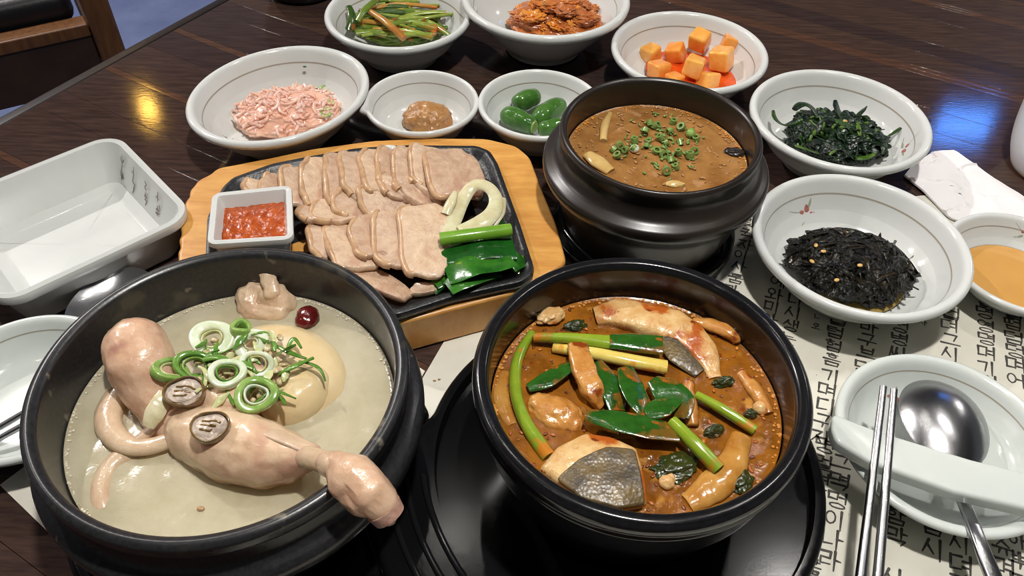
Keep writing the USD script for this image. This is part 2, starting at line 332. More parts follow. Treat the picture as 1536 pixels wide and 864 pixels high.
# ================================================================== PLACEMATS with brush writing
M['paper'] = mat('mat_paper', srgb(214, 211, 198), 0.5, srgb(205, 202, 188), 25, extra_spots=[(420, 0.70, srgb(176, 164, 138))])
M['ink'] = mat('brush_ink', srgb(44, 42, 40), 0.6, srgb(78, 74, 68), 300)
M['red_ink'] = mat('red_ink', srgb(222, 92, 76), 0.6, srgb(232, 120, 100), 300)
JC = {'ㄱ': [[(0, 0.1), (1, 0), (0.75, 1)]], 'ㄴ': [[(0, 0), (0.05, 1), (1, 0.9)]], 'ㄷ': [[(1, 0), (0, 0.05)], [(0, 0.05), (0, 1), (1, 0.92)]],
      'ㄹ': [[(0, 0.05), (1, 0), (0.95, 0.48), (0.05, 0.52), (0.05, 1), (1, 0.92)]], 'ㅁ': [[(0, 0), (0.05, 1)], [(0, 0.05), (1, 0), (0.92, 1)], [(0.05, 0.95), (0.95, 0.92)]],
      'ㅂ': [[(0, 0), (0.06, 1)], [(1, 0), (0.94, 1)], [(0, 0.5), (1, 0.46)], [(0.05, 0.97), (0.95, 0.93)]], 'ㅅ': [[(0.55, 0), (0, 1)], [(0.42, 0.35), (1, 0.95)]],
      'ㅇ': [[(0.5+0.5*math.sin(a), 0.5-0.5*math.cos(a)) for a in np.linspace(0, 2*PI, 11)]], 'ㅈ': [[(0, 0.05), (1, 0), (0, 1)], [(0.5, 0.45), (1, 0.98)]],
      'ㅊ': [[(0.4, -0.2), (0.62, -0.12)], [(0, 0.1), (1, 0.06), (0, 1)], [(0.5, 0.5), (1, 0.98)]], 'ㅋ': [[(0, 0.1), (1, 0), (0.75, 1)], [(0.05, 0.5), (0.9, 0.45)]],
      'ㅌ': [[(1, 0), (0, 0.05)], [(0, 0.5), (0.9, 0.46)], [(0, 0.05), (0, 1), (1, 0.92)]], 'ㅍ': [[(0, 0.05), (1, 0)], [(0.3, 0.1), (0.32, 0.9)], [(0.7, 0.1), (0.68, 0.9)], [(0, 1), (1, 0.95)]],
      'ㅎ': [[(0.4, -0.2), (0.62, -0.12)], [(0, 0.12), (1, 0.08)], [(0.5+0.36*math.sin(a), 0.65-0.34*math.cos(a)) for a in np.linspace(0, 2*PI, 10)]]}
for a, b in (('ㄲ', 'ㄱ'), ('ㄸ', 'ㄷ'), ('ㅃ', 'ㅂ'), ('ㅆ', 'ㅅ'), ('ㅉ', 'ㅈ')):
    JC[a] = [[(x*0.46+o, y) for x, y in s] for o in (0, 0.54) for s in JC[b]]
L1 = 'ㄱㄲㄴㄷㄸㄹㅁㅂㅃㅅㅆㅇㅈㅉㅊㅋㅌㅍㅎ'; VW = 'ㅏㅐㅑㅒㅓㅔㅕㅖㅗㅘㅙㅚㅛㅜㅝㅞㅟㅠㅡㅢㅣ'
T1 = ['', 'ㄱ', 'ㄲ', 'ㄱㅅ', 'ㄴ', 'ㄴㅈ', 'ㄴㅎ', 'ㄷ', 'ㄹ', 'ㄹㄱ', 'ㄹㅁ', 'ㄹㅂ', 'ㄹㅅ', 'ㄹㅌ', 'ㄹㅍ', 'ㄹㅎ', 'ㅁ', 'ㅂ', 'ㅂㅅ', 'ㅅ', 'ㅆ', 'ㅇ', 'ㅈ', 'ㅊ', 'ㅋ', 'ㅌ', 'ㅍ', 'ㅎ']
VV = {'ㅏ': [[(0.3, -0.05), (0.3, 1.05)], [(0.3, 0.45), (1, 0.45)]], 'ㅑ': [[(0.3, -0.05), (0.3, 1.05)], [(0.3, 0.3), (1, 0.3)], [(0.3, 0.62), (1, 0.62)]], 'ㅓ': [[(0.8, -0.05), (0.8, 1.05)], [(0, 0.45), (0.8, 0.45)]],
      'ㅕ': [[(0.8, -0.05), (0.8, 1.05)], [(0, 0.3), (0.8, 0.3)], [(0, 0.62), (0.8, 0.62)]], 'ㅣ': [[(0.5, -0.05), (0.5, 1.08)]], 'ㅐ': [[(0.2, 0), (0.2, 1)], [(0.8, -0.05), (0.8, 1.05)], [(0.2, 0.5), (0.8, 0.5)]],
      'ㅔ': [[(0.4, 0), (0.4, 1)], [(0.9, -0.05), (0.9, 1.05)], [(0, 0.5), (0.4, 0.5)]]}
VH = {'ㅗ': [[(0.5, 0), (0.5, 0.8)], [(0, 0.85), (1, 0.8)]], 'ㅛ': [[(0.3, 0), (0.3, 0.8)], [(0.7, 0), (0.7, 0.8)], [(0, 0.85), (1, 0.8)]], 'ㅜ': [[(0, 0.2), (1, 0.15)], [(0.55, 0.2), (0.5, 1)]], 'ㅠ': [[(0, 0.2), (1, 0.15)], [(0.35, 0.2), (0.28, 1)], [(0.65, 0.2), (0.68, 1)]], 'ㅡ': [[(0, 0.55), (1, 0.45)]]}
def fit(strokes, x0, y0, x1, y1): return [[(x0+x*(x1-x0), y0+y*(y1-y0)) for x, y in s] for s in strokes]
def glyph(ch):
    """strokes of one syllable in the unit square, y downwards"""
    if ch == '·': return [[(0.45, 0.45), (0.55, 0.6)]]
    o = ord(ch)-0xAC00
    if not 0 <= o < 11172: return fit(JC.get(ch, []), 0.15, 0.1, 0.85, 0.8)
    c, v, t = L1[o//588], VW[o % 588//28], T1[o % 28]
    b = 0.60 if t else 1.0; out = []
    if v in VV: out += fit(JC[c], 0.02, 0.06, 0.52, b*0.82)+fit(VV[v], 0.60, 0.0, 1.02, b)
    elif v in VH: out += fit(JC[c], 0.18, 0.02, 0.82, b*0.52)+fit(VH[v], -0.02, b*0.58, 1.02, b*(1.0 if not t else 1.08))
    else:
        hv, vv_ = {'ㅘ': 'ㅗㅏ', 'ㅙ': 'ㅗㅐ', 'ㅚ': 'ㅗㅣ', 'ㅝ': 'ㅜㅓ', 'ㅞ': 'ㅜㅔ', 'ㅟ': 'ㅜㅣ', 'ㅢ': 'ㅡㅣ', 'ㅒ': 'ㅡㅐ', 'ㅖ': 'ㅡㅔ'}[v]
        out += fit(JC[c], 0.08, 0.02, 0.52, b*0.5)+fit(VH[hv], 0.0, b*0.55, 0.62, b*0.95)+fit(VV[vv_], 0.66, 0, 1.0, b)
    if t:
        k = len(t)
        for i, q in enumerate(t): out += fit(JC[q], 0.12+0.8*i/k, 0.70, 0.12+0.8*(i+1)/k-0.08*(k > 1), 1.0)
    return out
def brush(strokes, w):
    """brush strokes as a list of polygons: heavier at the start, tapering"""
    out = []
    for s in strokes:
        p = np.asarray(s, float); n = len(p)
        ww = w*(np.linspace(1.15, 0.6, n) if n < 8 else np.full(n, 0.72))*0.5
        dots = [Point(q).buffer(r, quad_segs=3) for q, r in zip(p, ww)]
        g = unary_union([unary_union([dots[i], dots[i+1]]).convex_hull for i in range(n-1)])
        out.append(max(getattr(g, 'geoms', [g]), key=lambda q: q.area))
    return out
def lettering(strokes_xy, z, thick=0.00012):
    g = unary_union(strokes_xy).simplify(0.00006); ms = []
    for q in getattr(g, 'geoms', [g]):
        if q.area > 1e-9: ms.append(trimesh.creation.extrude_polygon(q, thick, engine='earcut'))
    v, f = join(ms); v[:, 2] += z; return v, f
def write(text, origin, across, down, size, pitch, w=0.12, slant=0.0):
    """a column of syllables: origin is the top left of the first, 'across' points to the reader's right"""
    polys = []
    for i, ch in enumerate(text):
        if ch == ' ': continue
        j = rng.normal(0, 0.03, 2); sc = size*rng.uniform(0.92, 1.06)
        for g in brush([[(x+j[0], y+j[1]+slant*x+rng.normal(0, 0.012)) for x, y in s] for s in glyph(ch)], w):
            put = lambda ring_: origin[:2]+np.outer(np.array(ring_.coords)[:, 0]*sc, across[:2])+np.outer(np.array(ring_.coords)[:, 1]*sc+i*pitch, down[:2])
            polys.append(Polygon(put(g.exterior), [put(h) for h in g.interiors]).buffer(0))
    return polys
MA = math.radians(-109.7); DN = V(math.cos(MA), math.sin(MA)); AC = V(-DN[1], DN[0])      # down a column, and along a line of writing
mc = at(663, 518)[:2]
def mp(a, d): return mc+AC*a+DN*d
mat_poly = Polygon([mp(0, 0.19), mp(0, -0.03), at(1010, 335)[:2], at(1150, 318)[:2], at(1420, 290)[:2], at(1640, 330)[:2], mp(0.40, 0.19)])
ZP = 0.0004
pm = Thing('paper_placemat', 'cream paper placemat printed with columns of black brush writing under the red stew pot', 'placemat', (*mp(0.2, 0.04), 0.0))
pm.add('sheet', poly_mesh(mat_poly, 0.00005, ZP), M['paper'], False)
def pcol(px, py): q = at(px, py)[:2]-mc; return float(q @ AC), float(q @ DN)
cols = [(1190, 470, '시생는고라', 1.0), (1222, 500, 'ㅅㅸㅈㄴ오', 0.5), (1256, 480, '혭텀험흠기며디구지', 1.0), (1303, 490, '바구브뎐마니', 1.1), (1350, 490, '성병씨몰라와', 1.0), (1385, 478, 'ㅇ비ㅡ이사', 0.5), (1425, 470, '업뎌그시야호', 1.05),
        (1478, 470, '뎡영뎡며기거', 1.05), (1518, 468, '텁떰덤덩며어', 1.05), (1150, 500, '가니라블', 1.0), (1078, 384, '네소리라', 0.9), (1112, 384, '이사룸마다', 0.95)]
wr = []
for px, py, tx, s in cols:
    a, d = pcol(px, py); n0 = int((d+0.24)/0.0122)
    pre = ''.join('나랏말싸미듕귁에달아문자와'[(i*5+int(px)) % 13] for i in range(max(0, n0)))
    size = 0.0098*s; pitch = 0.0119 if s > 0.6 else 0.0085
    full = pre+tx
    wr.append(write(full, mp(a-size*0.5, d-0.0119*len(pre)-0.005), AC, DN, size, pitch, 0.135))
# columns hidden mostly by the pots, and those lower down towards the diner
for a, tx in ((0.052, '마은라'), (0.070, '사룸드'), (0.085, '비져수')):
    wr.append(write(tx, mp(a, -0.055+0.0), AC, DN, 0.0098, 0.0119, 0.125))
for px, py, tx in ((1236, 668, '명멀년ㅏ니시라'), (1262, 695, '그멱멍이나라'), (1345, 775, '함막 시로다'), (1400, 792, '점시ㅣ고'), (1440, 815, '시뎌라'), (1215, 850, '믈리'), (1505, 820, '슈며니'), (1528, 812, '해뿌메'), (636, 660, '으니'), (660, 668, '라'), (598, 838, '어비'), (618, 850, '미'), (742, 846, '소리')):
    a, d = pcol(px, py); wr.append(write(tx, mp(a-0.005, d-0.005), AC, DN, 0.0100, 0.0120, 0.135))
clip = mat_poly.buffer(-0.003)
for col in wr:
    gg = [g for g in (g.intersection(clip) for g in col) if g.area > 1e-8]
    if gg: pm.add('writing_column', lettering(gg, ZP), M['ink'], False, kind='stuff')
red = []
for i in range(6):
    q = at(664-i*4.4, 608+i*8.0)[:2]
    for o, l, w_ in ((0.0, 0.0042, 0.0016), (0.0042, 0.004, 0.0019), (0.0085, 0.004, 0.0015)):
        red += brush([[q+V(1, -0.25)*o, q+V(1, -0.25)*o+V(l, -0.25*l)]], w_)
pm.add('red_writing', lettering(red, ZP), M['red_ink'], False, label='red printed brush marks')
M['speck'] = mat('brown_speck', srgb(150, 116, 70), 0.5)
for px, py in ((652, 571), (659, 569)):
    single('sauce_speck', blob(at(px, py, ZP+0.0003), (0.0009, 0.0006, 0.0004), 0.2, 2, px, 1), M['speck'], 'tiny brown food speck on the placemat between the two big pots', 'crumb', 'food specks on the placemat')
lc = at(0, 728)[:2]
d1 = at(140, 864)[:2]-lc; d1 /= np.linalg.norm(d1); d2 = V(-d1[1], d1[0])
lm = Polygon([lc, lc+d1*0.30, lc+d1*0.30+d2*0.19, lc+d2*0.19])
lmt = Thing('paper_placemat', 'plain white corner of a paper placemat under the left chicken soup pot', 'placemat', (*(lc+d1*0.15+d2*0.09), 0))
M['paper_white'] = mat('mat_paper_white', srgb(226, 222, 210), 0.5, srgb(220, 215, 200), 25)
lm = lm.difference(mat_poly.buffer(0.001)); lm = max(getattr(lm, 'geoms', [lm]), key=lambda g: g.area)
lmt.add('sheet', poly_mesh(lm, 0.00005, ZP), M['paper_white'], False)

# ================================================================== TRAYS AND POTS
M['tray'] = mat('black_tray_plastic', (0.004, 0.004, 0.0045), 0.16, bump=0.06, bscale=700, bdist=0.0002, specular_ior_level=0.22)
M['ridge'] = mat('tray_ridge_plastic', (0.008, 0.008, 0.009), 0.10)
M['pot_speckle'] = mat('speckled_black_stoneware', srgb(30, 30, 31), 0.30, srgb(46, 46, 48), 500, (0.4, 0.75), bump=0.10, bscale=600, bdist=0.0003, extra_spots=[(36, 0.60, srgb(64, 60, 52)), (90, 0.66, srgb(104, 98, 86))])
M['pot_gloss'] = mat('glossy_black_stoneware', srgb(16, 16, 18), 0.18, srgb(24, 24, 26), 300, bump=0.06, bscale=500, bdist=0.0002)
M['pot_brown'] = mat('brown_black_earthenware', srgb(30, 26, 23), 0.30, srgb(46, 38, 32), 18, (0.35, 0.7), bump=0.05, bscale=300, bdist=0.0003)
def tray(label, c, r, wing, wang, z0=0.0007, both=True, ww=0.052, clip_with=None, skew=0.0):
    """round black tray with handle wings; wing = distance of the wing's end from the middle"""
    t = Thing('pot_tray', label, 'tray', (c[0], c[1], z0))
    g = Point(0, 0).buffer(r, quad_segs=24); parts = [g]
    for s in ((0, PI) if both else (0,)):
        ca, sa = math.cos(wang+s), math.sin(wang+s)
        loc = [(0, -r*0.97), (wing*0.72, -ww*1.12), (wing, -ww*0.95), (wing, ww*0.95), (wing*0.72, ww*1.12), (0, r*0.97)]
        parts.append(Polygon([(x*ca-y*sa, x*sa+y*ca) for x, y in loc]))
    g = unary_union(parts).buffer(-0.012, quad_segs=8).buffer(0.024, quad_segs=8).buffer(-0.012, quad_segs=8)
    g = shapely.affinity.translate(g, c[0], c[1])
    if clip_with is not None: g = g.difference(clip_with); g = max(getattr(g, 'geoms', [g]), key=lambda q: q.area).buffer(-0.004).buffer(0.004)
    outer = m3.Manifold(m3.Mesh(*[x.astype(y) for x, y in zip(poly_mesh(resample(g, 0.003), z0, z0+0.0125, 0.0035, 4), (np.float32, np.uint32))]))
    well = m3.Manifold.cylinder(0.03, r-0.007, r-0.004, 96).translate((c[0], c[1], z0+0.004))
    t.add('base', outer-well, M['tray'], 50)
    for s in ((0, PI) if both else (0,)):
        for k_, off in enumerate((0.013, 0.022, 0.031)):
            ca, sa = math.cos(wang+s), math.sin(wang+s); x = wing-off; L_ = ww*(0.62-0.02*k_)
            pts = [(x-0.010*((q/ww)**2), q) for q in np.linspace(-L_, L_, 9)]
            pts3 = [V(c[0]+a*ca-b*sa, c[1]+a*sa+b*ca, z0+0.0128) for a, b in pts]
            if clip_with is not None and any(clip_with.buffer(0.004).contains(Point(*q[:2])) or not g.buffer(-0.002).contains(Point(*q[:2])) for q in pts3):
                pts3 = [q for q in pts3 if g.buffer(-0.004).contains(Point(*q[:2]))]
                if len(pts3) < 4: continue
            t.add('grip_ridge', sweep(pts3, 0.0017, 0.0017, 20, 10), M['ridge'], 60)
    return g
cL, cR_, cM = V(-0.1280, 0.2204), V(0.0608, 0.2329), V(0.0892, 0.4225)
gR = tray('black plastic tray with ridged grips under the red fish stew pot', cR_, 0.1045, 0.134, math.radians(205), z0=0.0007, both=False)
gL = tray('black plastic tray with ridged grips under the chicken soup pot', cL, 0.093, 0.118, math.radians(-38), clip_with=gR.buffer(0.0012))
gM = tray('black plastic tray with ridged grips under the brown stew pot', cM, 0.062, 0.078, math.radians(-142), both=False, ww=0.036, clip_with=gR.buffer(0.0012))
def pot(label, c, prof, material, bands=None, zt=0.0049):
    t = Thing('stone_pot', label, 'pot', (c[0], c[1], zt))
    v, f = lathe(spline_keep(prof), (c[0], c[1], 0), 128)
    t.add('body', (v, f), material, 35); return t
def spline_keep(prof):
    """rounds every corner of a profile a little"""
    p = np.asarray(prof, float); out = [p[0]]
    for i in range(1, len(p)-1):
        a, b, c_ = p[i-1], p[i], p[i+1]; r = min(np.linalg.norm(b-a), np.linalg.norm(c_-b))*0.42; r = min(r, 0.004)
        u, w_ = b+(a-b)/np.linalg.norm(a-b)*r, b+(c_-b)/np.linalg.norm(c_-b)*r
        for t_ in np.linspace(0, 1, 5): out.append((1-t_)**2*u+2*t_*(1-t_)*b+t_**2*w_)
    out.append(p[-1]); return np.array(out)
potL = pot('large speckled black stone pot holding milky chicken soup', cL, [(0, 0.0049), (0.058, 0.0049), (0.066, 0.012), (0.083, 0.050), (0.0885, 0.058), (0.0885, 0.0655), (0.0815, 0.0695), (0.0800, 0.0785), (0.0828, 0.0815), (0.0832, 0.0885), (0.0800, 0.0905), (0.0765, 0.0885), (0.0762, 0.080), (0.0752, 0.062), (0.066, 0.030), (0.045, 0.013), (0, 0.0115)], M['pot_speckle'])
potR = pot('glossy black stone pot filled with red fish stew', cR_, [(0, 0.0049), (0.052, 0.0049), (0.058, 0.010), (0.0725, 0.050), (0.0755, 0.070), (0.0775, 0.0725), (0.0762, 0.0755), (0.0780, 0.078), (0.0780, 0.0825), (0.0755, 0.0855), (0.0715, 0.0852), (0.0698, 0.0820), (0.0695, 0.060), (0.061, 0.030), (0.040, 0.013), (0, 0.012)], M['pot_gloss'])
potM = pot('medium brown black earthenware pot of thick brown stew', cM, [(0, 0.0049), (0.048, 0.0049), (0.054, 0.012), (0.064, 0.045), (0.0722, 0.0575), (0.0722, 0.0635), (0.0645, 0.0670), (0.0612, 0.0735), (0.0625, 0.080), (0.0630, 0.0845), (0.0610, 0.0868), (0.0580, 0.0850), (0.0575, 0.078), (0.0580, 0.064), (0.050, 0.030), (0.035, 0.014), (0, 0.013)], M['pot_brown'])

# ================================================================== WHITE TABLEWARE
M['china'] = mat('white_glazed_china', srgb(211, 212, 209), 0.13, srgb(203, 206, 202), 12, bump=0.03, bscale=60, bdist=0.0006)
M['china_green'] = mat('pale_celadon_china', srgb(206, 211, 206), 0.13, srgb(198, 204, 199), 12, bump=0.03, bscale=60, bdist=0.0006)
M['glaze_line'] = mat('brown_glaze_line', srgb(160, 152, 138), 0.2)
M['petal'] = mat('painted_petal', srgb(176, 112, 98), 0.2, srgb(150, 84, 74), 400)
M['painted_leaf'] = mat('painted_leaf', srgb(150, 158, 136), 0.2)
M['decal'] = mat('painted_brown_mark', srgb(170, 148, 132), 0.2, srgb(120, 96, 84), 500)
SHALLOW = [(0, 0.0), (0.50, 0.0), (0.53, 0.03), (0.54, 0.10), (0.74, 0.40), (0.90, 0.74), (0.945, 0.80), (0.985, 0.86), (1.0, 0.93), (0.985, 0.985), (0.955, 1.0), (0.92, 0.975), (0.895, 0.90), (0.865, 0.78), (0.78, 0.48), (0.66, 0.28), (0.48, 0.18), (0.25, 0.155), (0, 0.15)]
def bowl(label, c, r, h, spout=None, line=True, flowers=(), ell=(1, 1, 0), material='china', prof=SHALLOW, cat='bowl', name='side_dish_bowl'):
    t = Thing(name, label, cat, (c[0], c[1], 0.0006))
    p = np.asarray(prof, float)
    def shape(v):
        if spout is None: return v
        d = v[:, :2]-c[:2]; rr = np.linalg.norm(d, axis=1); a = np.arctan2(d[:, 1], d[:, 0])-math.radians(spout)
        a = (a+PI) % (2*PI)-PI; g = np.exp(-(a/0.10)**2)*np.clip((rr/r-0.72)/0.28, 0, 1)**1.5
        v = v.copy(); v[:, :2] += d/np.maximum(rr, 1e-6)[:, None]*(g*r*0.10)[:, None]; v[:, 2] -= g*0.0012*(rr > 0.9*r); return v
    dense = spline_keep(np.c_[p[:, 0]*r, p[:, 1]*h]) if False else np.c_[spline(p[:, 0], 1) if False else p[:, 0]*r, p[:, 1]*h]
    dense = np.vstack([dense[:3], spline(dense[3:], 46)])
    dense[:, 0] = np.maximum(dense[:, 0], 0); dense[-1, 0] = 0
    ex, ey, er = ell
    v, f = lathe(dense, (0, 0, 0), 112, ex, ey, math.radians(er)); v = shape(v+V(c[0], c[1], 0.0006))
    t.add('body', (v, f), M[material], 50)
    inner = dense[np.argmax(dense[:, 1]):]
    def surf(ang, s, off=0.00012):
        """a point of the inner wall: ang degrees, s = share of the radius"""
        o = np.argsort(inner[:, 0]); z = np.interp(s*r, inner[o, 0], inner[o, 1]); dz = (np.interp(s*r+1e-4, inner[o, 0], inner[o, 1])-np.interp(s*r-1e-4, inner[o, 0], inner[o, 1]))/2e-4
        nn = V(-dz, 1)/math.hypot(dz, 1); rr, zz = s*r+nn[0]*off, z+nn[1]*off; q = math.radians(ang)
        loc = V(rr*math.cos(q)*ex, rr*math.sin(q)*ey); e_ = math.radians(er)
        return V(c[0]+loc[0]*math.cos(e_)-loc[1]*math.sin(e_), c[1]+loc[0]*math.sin(e_)+loc[1]*math.cos(e_), zz+0.0006)
    if line:
        n = 112; vs = []
        for s in (0.858, 0.852): vs += [surf(a, s) for a in np.arange(n)/n*360]
        vs = shape(np.array(vs)); j = np.arange(n)
        t.add('painted_line', (vs, np.vstack([np.c_[j, (j+1) % n, n+(j+1) % n], np.c_[j, n+(j+1) % n, n+j]])), M['glaze_line'], True, label='thin brown painted line inside the rim')
    for ang, s, sc, tw in flowers:
        base = surf(ang, s); e1 = surf(ang+2, s)-surf(ang-2, s); e1 /= np.linalg.norm(e1); e2 = surf(ang, s+0.02)-surf(ang, s-0.02); e2 /= np.linalg.norm(e2); nn = np.cross(e1, e2); nn *= np.sign(nn[2])
        def leafd(x, y, a_, L_, w_, mt, nm):
            a_ += tw; q = np.linspace(0, 2*PI, 17)[:-1]; lx = np.cos(q)*L_*0.5; ly = np.sin(q)*w_*0.5*(1-0.35*np.cos(q))
            ctw, stw = math.cos(tw), math.sin(tw); X, Y = x*ctw-y*stw, x*stw+y*ctw
            px_, py_ = X+lx*math.cos(a_)-ly*math.sin(a_), Y+lx*math.sin(a_)+ly*math.cos(a_)
            pts = [base+e1*a*sc+e2*b*sc for a, b in zip(px_, py_)]
            # drop on to the curved wall
            o = np.argsort(inner[:, 0]); res = []
            for q3 in pts+[np.mean(pts, 0)]:
                rr = math.hypot(q3[0]-c[0], q3[1]-c[1])
                res.append(V(q3[0], q3[1], np.interp(rr, inner[o, 0], inner[o, 1])+0.0006+0.00025))
            k_ = len(pts); j = np.arange(k_)
            t.add(nm, (np.array(res), np.c_[np.full(k_, k_), j, (j+1) % k_]), mt, True)
        for x, y, a_, L_, w_, kk in ((-0.7, -0.5, 0.8, 1.0, 0.62, 0), (0.05, 0.35, 1.4, 0.85, 0.6, 0), (0.7, 0.0, 0.2, 0.6, 0.45, 0), (0.35, -0.9, -1.2, 1.1, 0.36, 1), (-0.35, 0.8, 1.9, 0.9, 0.3, 1), (1.7, 0.0, 0.0, 1.5, 0.08, 1), (0.75, -1.6, -1.0, 0.6, 0.14, 1)):
            leafd(x, y, a_, L_, w_, M['petal'] if kk == 0 else M['painted_leaf'], 'painted_petal' if kk == 0 else 'painted_leaf')
    t.surf = surf; return t
bE = bowl('white bowl of black seasoned seaweed with a painted red flower', V(0.2169, 0.3788), 0.0668, 0.040, flowers=[(109, 0.78, 0.0062, 0.0)])
bD = bowl('white bowl of dark green seasoned spinach behind the seaweed bowl', V(0.2386, 0.5145), 0.0658, 0.040, flowers=[(-14, 0.78, 0.0060, 1.2)])
bA = bowl('white bowl of pink salted shrimp at the upper left', V(-0.1786, 0.5236), 0.0660, 0.040, ell=(1.075, 0.93, 53), flowers=[(190, 0.80, 0.0040, 0.5)])
bC = bowl('white bowl of orange cubed radish kimchi behind the brown stew', V(0.1387, 0.6053), 0.0640, 0.040, ell=(1.0, 1.0, 0))
bS = bowl('small white bowl with a mound of brown soybean paste', V(-0.0730, 0.5280), 0.0435, 0.033, spout=196)
bG = bowl('small white bowl holding short green chilli peppers', V(0.0165, 0.5295), 0.0470, 0.034)
bB = bowl('white bowl with a pinched spout piled with seasoned green stems', V(-0.1045, 0.6490), 0.0628, 0.041, spout=12)
DEEP = [(0, 0.0), (0.44, 0.0), (0.46, 0.02), (0.46, 0.08), (0.62, 0.30), (0.84, 0.66), (0.93, 0.80), (0.985, 0.87), (1.0, 0.94), (0.985, 0.985), (0.955, 1.0), (0.92, 0.98), (0.895, 0.92), (0.85, 0.80), (0.72, 0.52), (0.58, 0.33), (0.42, 0.22), (0.22, 0.18), (0, 0.17)]
bK = bowl('deep white bowl of orange red stewed kimchi at the top', V(0.0210, 0.6690), 0.0730, 0.050, prof=DEEP)
bR = bowl('small white dish of thin tan dipping sauce at the right edge', V(0.3245, 0.3790), 0.0475, 0.026, flowers=[(60, 0.84, 0.004, 0.4)])
PLATE = [(0, 0.0), (0.58, 0.0), (0.60, 0.03), (0.61, 0.10), (0.80, 0.42), (0.93, 0.72), (0.965, 0.80), (0.992, 0.88), (1.0, 0.94), (0.985, 0.985), (0.955, 1.0), (0.92, 0.98), (0.885, 0.90), (0.85, 0.76), (0.76, 0.48), (0.66, 0.33), (0.50, 0.25), (0.25, 0.23), (0, 0.22)]
bP = bowl('white dish with chopsticks and a spoon across it at the lower right', V(0.2277, 0.2417), 0.0560, 0.028, prof=PLATE, flowers=[(105, 0.70, 0.0042, 0.2)], material='china_green', name='side_plate', cat='dish')
bQ = bowl('white flowered dish half hidden at the left edge', V(-0.2585, 0.2565), 0.0500, 0.028, prof=PLATE, flowers=[(62, 0.60, 0.0060, -0.6)], material='china_green', name='side_plate', cat='dish')

# ---------------- rectangular dish at the left
zt = 0.036
pA, pB_ = at(0, 266, zt), at(125, 216, zt); pC, pD = at(212, 222, zt), at(250, 266, zt); pE, pF = at(125, 396, zt), at(260, 333, zt)
dl = pB_-pA; dl = dl+(pF-pE)*(np.linalg.norm(dl)/np.linalg.norm(pF-pE)); dl[2] = 0; dl /= np.linalg.norm(dl); dn = V(-dl[1], dl[0], 0)
vtop = float(((pA+pB_)/2) @ dn); vbot = float(((pE+pF)/2) @ dn); ur = float(at(272, 303, zt) @ dl)+0.0005; ul = float(at(8, 424, zt) @ dl)-0.010
def rect_poly(u_0, u_1, v_0, v_1, r, n=8):
    pts = []
    for cx_, cy_, a0_ in ((u_1-r, v_1-r, 0), (u_0+r, v_1-r, 90), (u_0+r, v_0+r, 180), (u_1-r, v_0+r, 270)):
        for i in range(n+1):
            a_ = math.radians(a0_+90*i/n); pts.append((cx_+r*math.cos(a_), cy_+r*math.sin(a_)))
        # straight sides get extra points
    q = np.array(pts); return np.array([(dl*u+dn*v)[:2] for u, v in q])
Tp, Bp = rect_poly(ul, ur, vbot, vtop, 0.017), rect_poly(ul+0.010, ur-0.010, vbot+0.010, vtop-0.010, 0.012)
rc = (dl*(ul+ur)/2+dn*(vbot+vtop)/2)
rd = Thing('rectangular_dish', 'empty white rectangular dish with rounded corners and small brown marks at the left', 'dish', (rc[0], rc[1], 0.0006))
rd.add('body', tub(Tp, Bp, 0.0006, zt, 0.0042, 0.004, 0.0016), M['china'], 40)
# brown brush marks on the inside of the right end wall
def wall_pt(v, z): # inner face of the right end wall
    t_ = (z-0.0006)/(zt-0.0006); u = (ur-0.010)*(1-t_)+ur*t_-0.0042-0.0006*(1-t_)
    return dl*(u-0.0005)+dn*v+V(0, 0, z)
marks = [[[(0.5, 0), (0.45, 1.0)], [(0.05, 0.35), (0.45, 0.7)], [(0.9, 0.3), (0.5, 0.75)], [(0.45, 1.0), (0.1, 1.7)], [(0.0, 1.8), (0.4, 2.3)], [(0.5, 1.75), (0.1, 2.5)], [(0.1, 2.1), (0.7, 2.2)]],
         [[(0.5, 0), (0.45, 0.9)], [(0.1, 0.5), (0.6, 0.7)], [(0.4, 0.9), (0.1, 1.5)], [(0.2, 1.5), (0.7, 1.6), (0.3, 2.1)], [(0.5, 2.0), (0.1, 2.6)]],
         [[(0.4, 0.2), (0.7, 0.4), (0.3, 0.7)], [(0.3, 0.8), (0.7, 0.9)], [(0.4, 1.3), (0.6, 1.7)], [(0.2, 1.6), (0.8, 1.6)], [(0.3, 1.9), (0.7, 2.0), (0.3, 2.5)]],
         [[(0.5, 0), (0.4, 0.9)], [(0.1, 0.5), (0.7, 0.6)], [(0.8, 1.1), (1.0, 1.4)], [(0.4, 1.3), (0.3, 2.3)], [(0.1, 1.7), (0.8, 1.6)], [(0.0, 2.1), (0.7, 2.0)]]]
vspan = vtop-vbot
for i, st in enumerate(marks):
    ms = []
    for g in brush(st, 0.16):
        c = np.array(g.simplify(0.02).exterior.coords)[:-1]
        vv0 = vtop-vspan*(0.20+0.155*i); pts = [wall_pt(vv0-(x-0.5)*0.0065, 0.0315-y*0.0078) for x, y in c]
        import mapbox_earcut as ec
        tri = ec.triangulate_float64(np.ascontiguousarray(c), np.array([len(c)], np.uint32)).reshape(-1, 3).astype(int)
        ms.append((np.array(pts), np.vstack([tri, tri[:, ::-1]])))
    rd.add('painted_mark', join(ms), M['decal'], False)

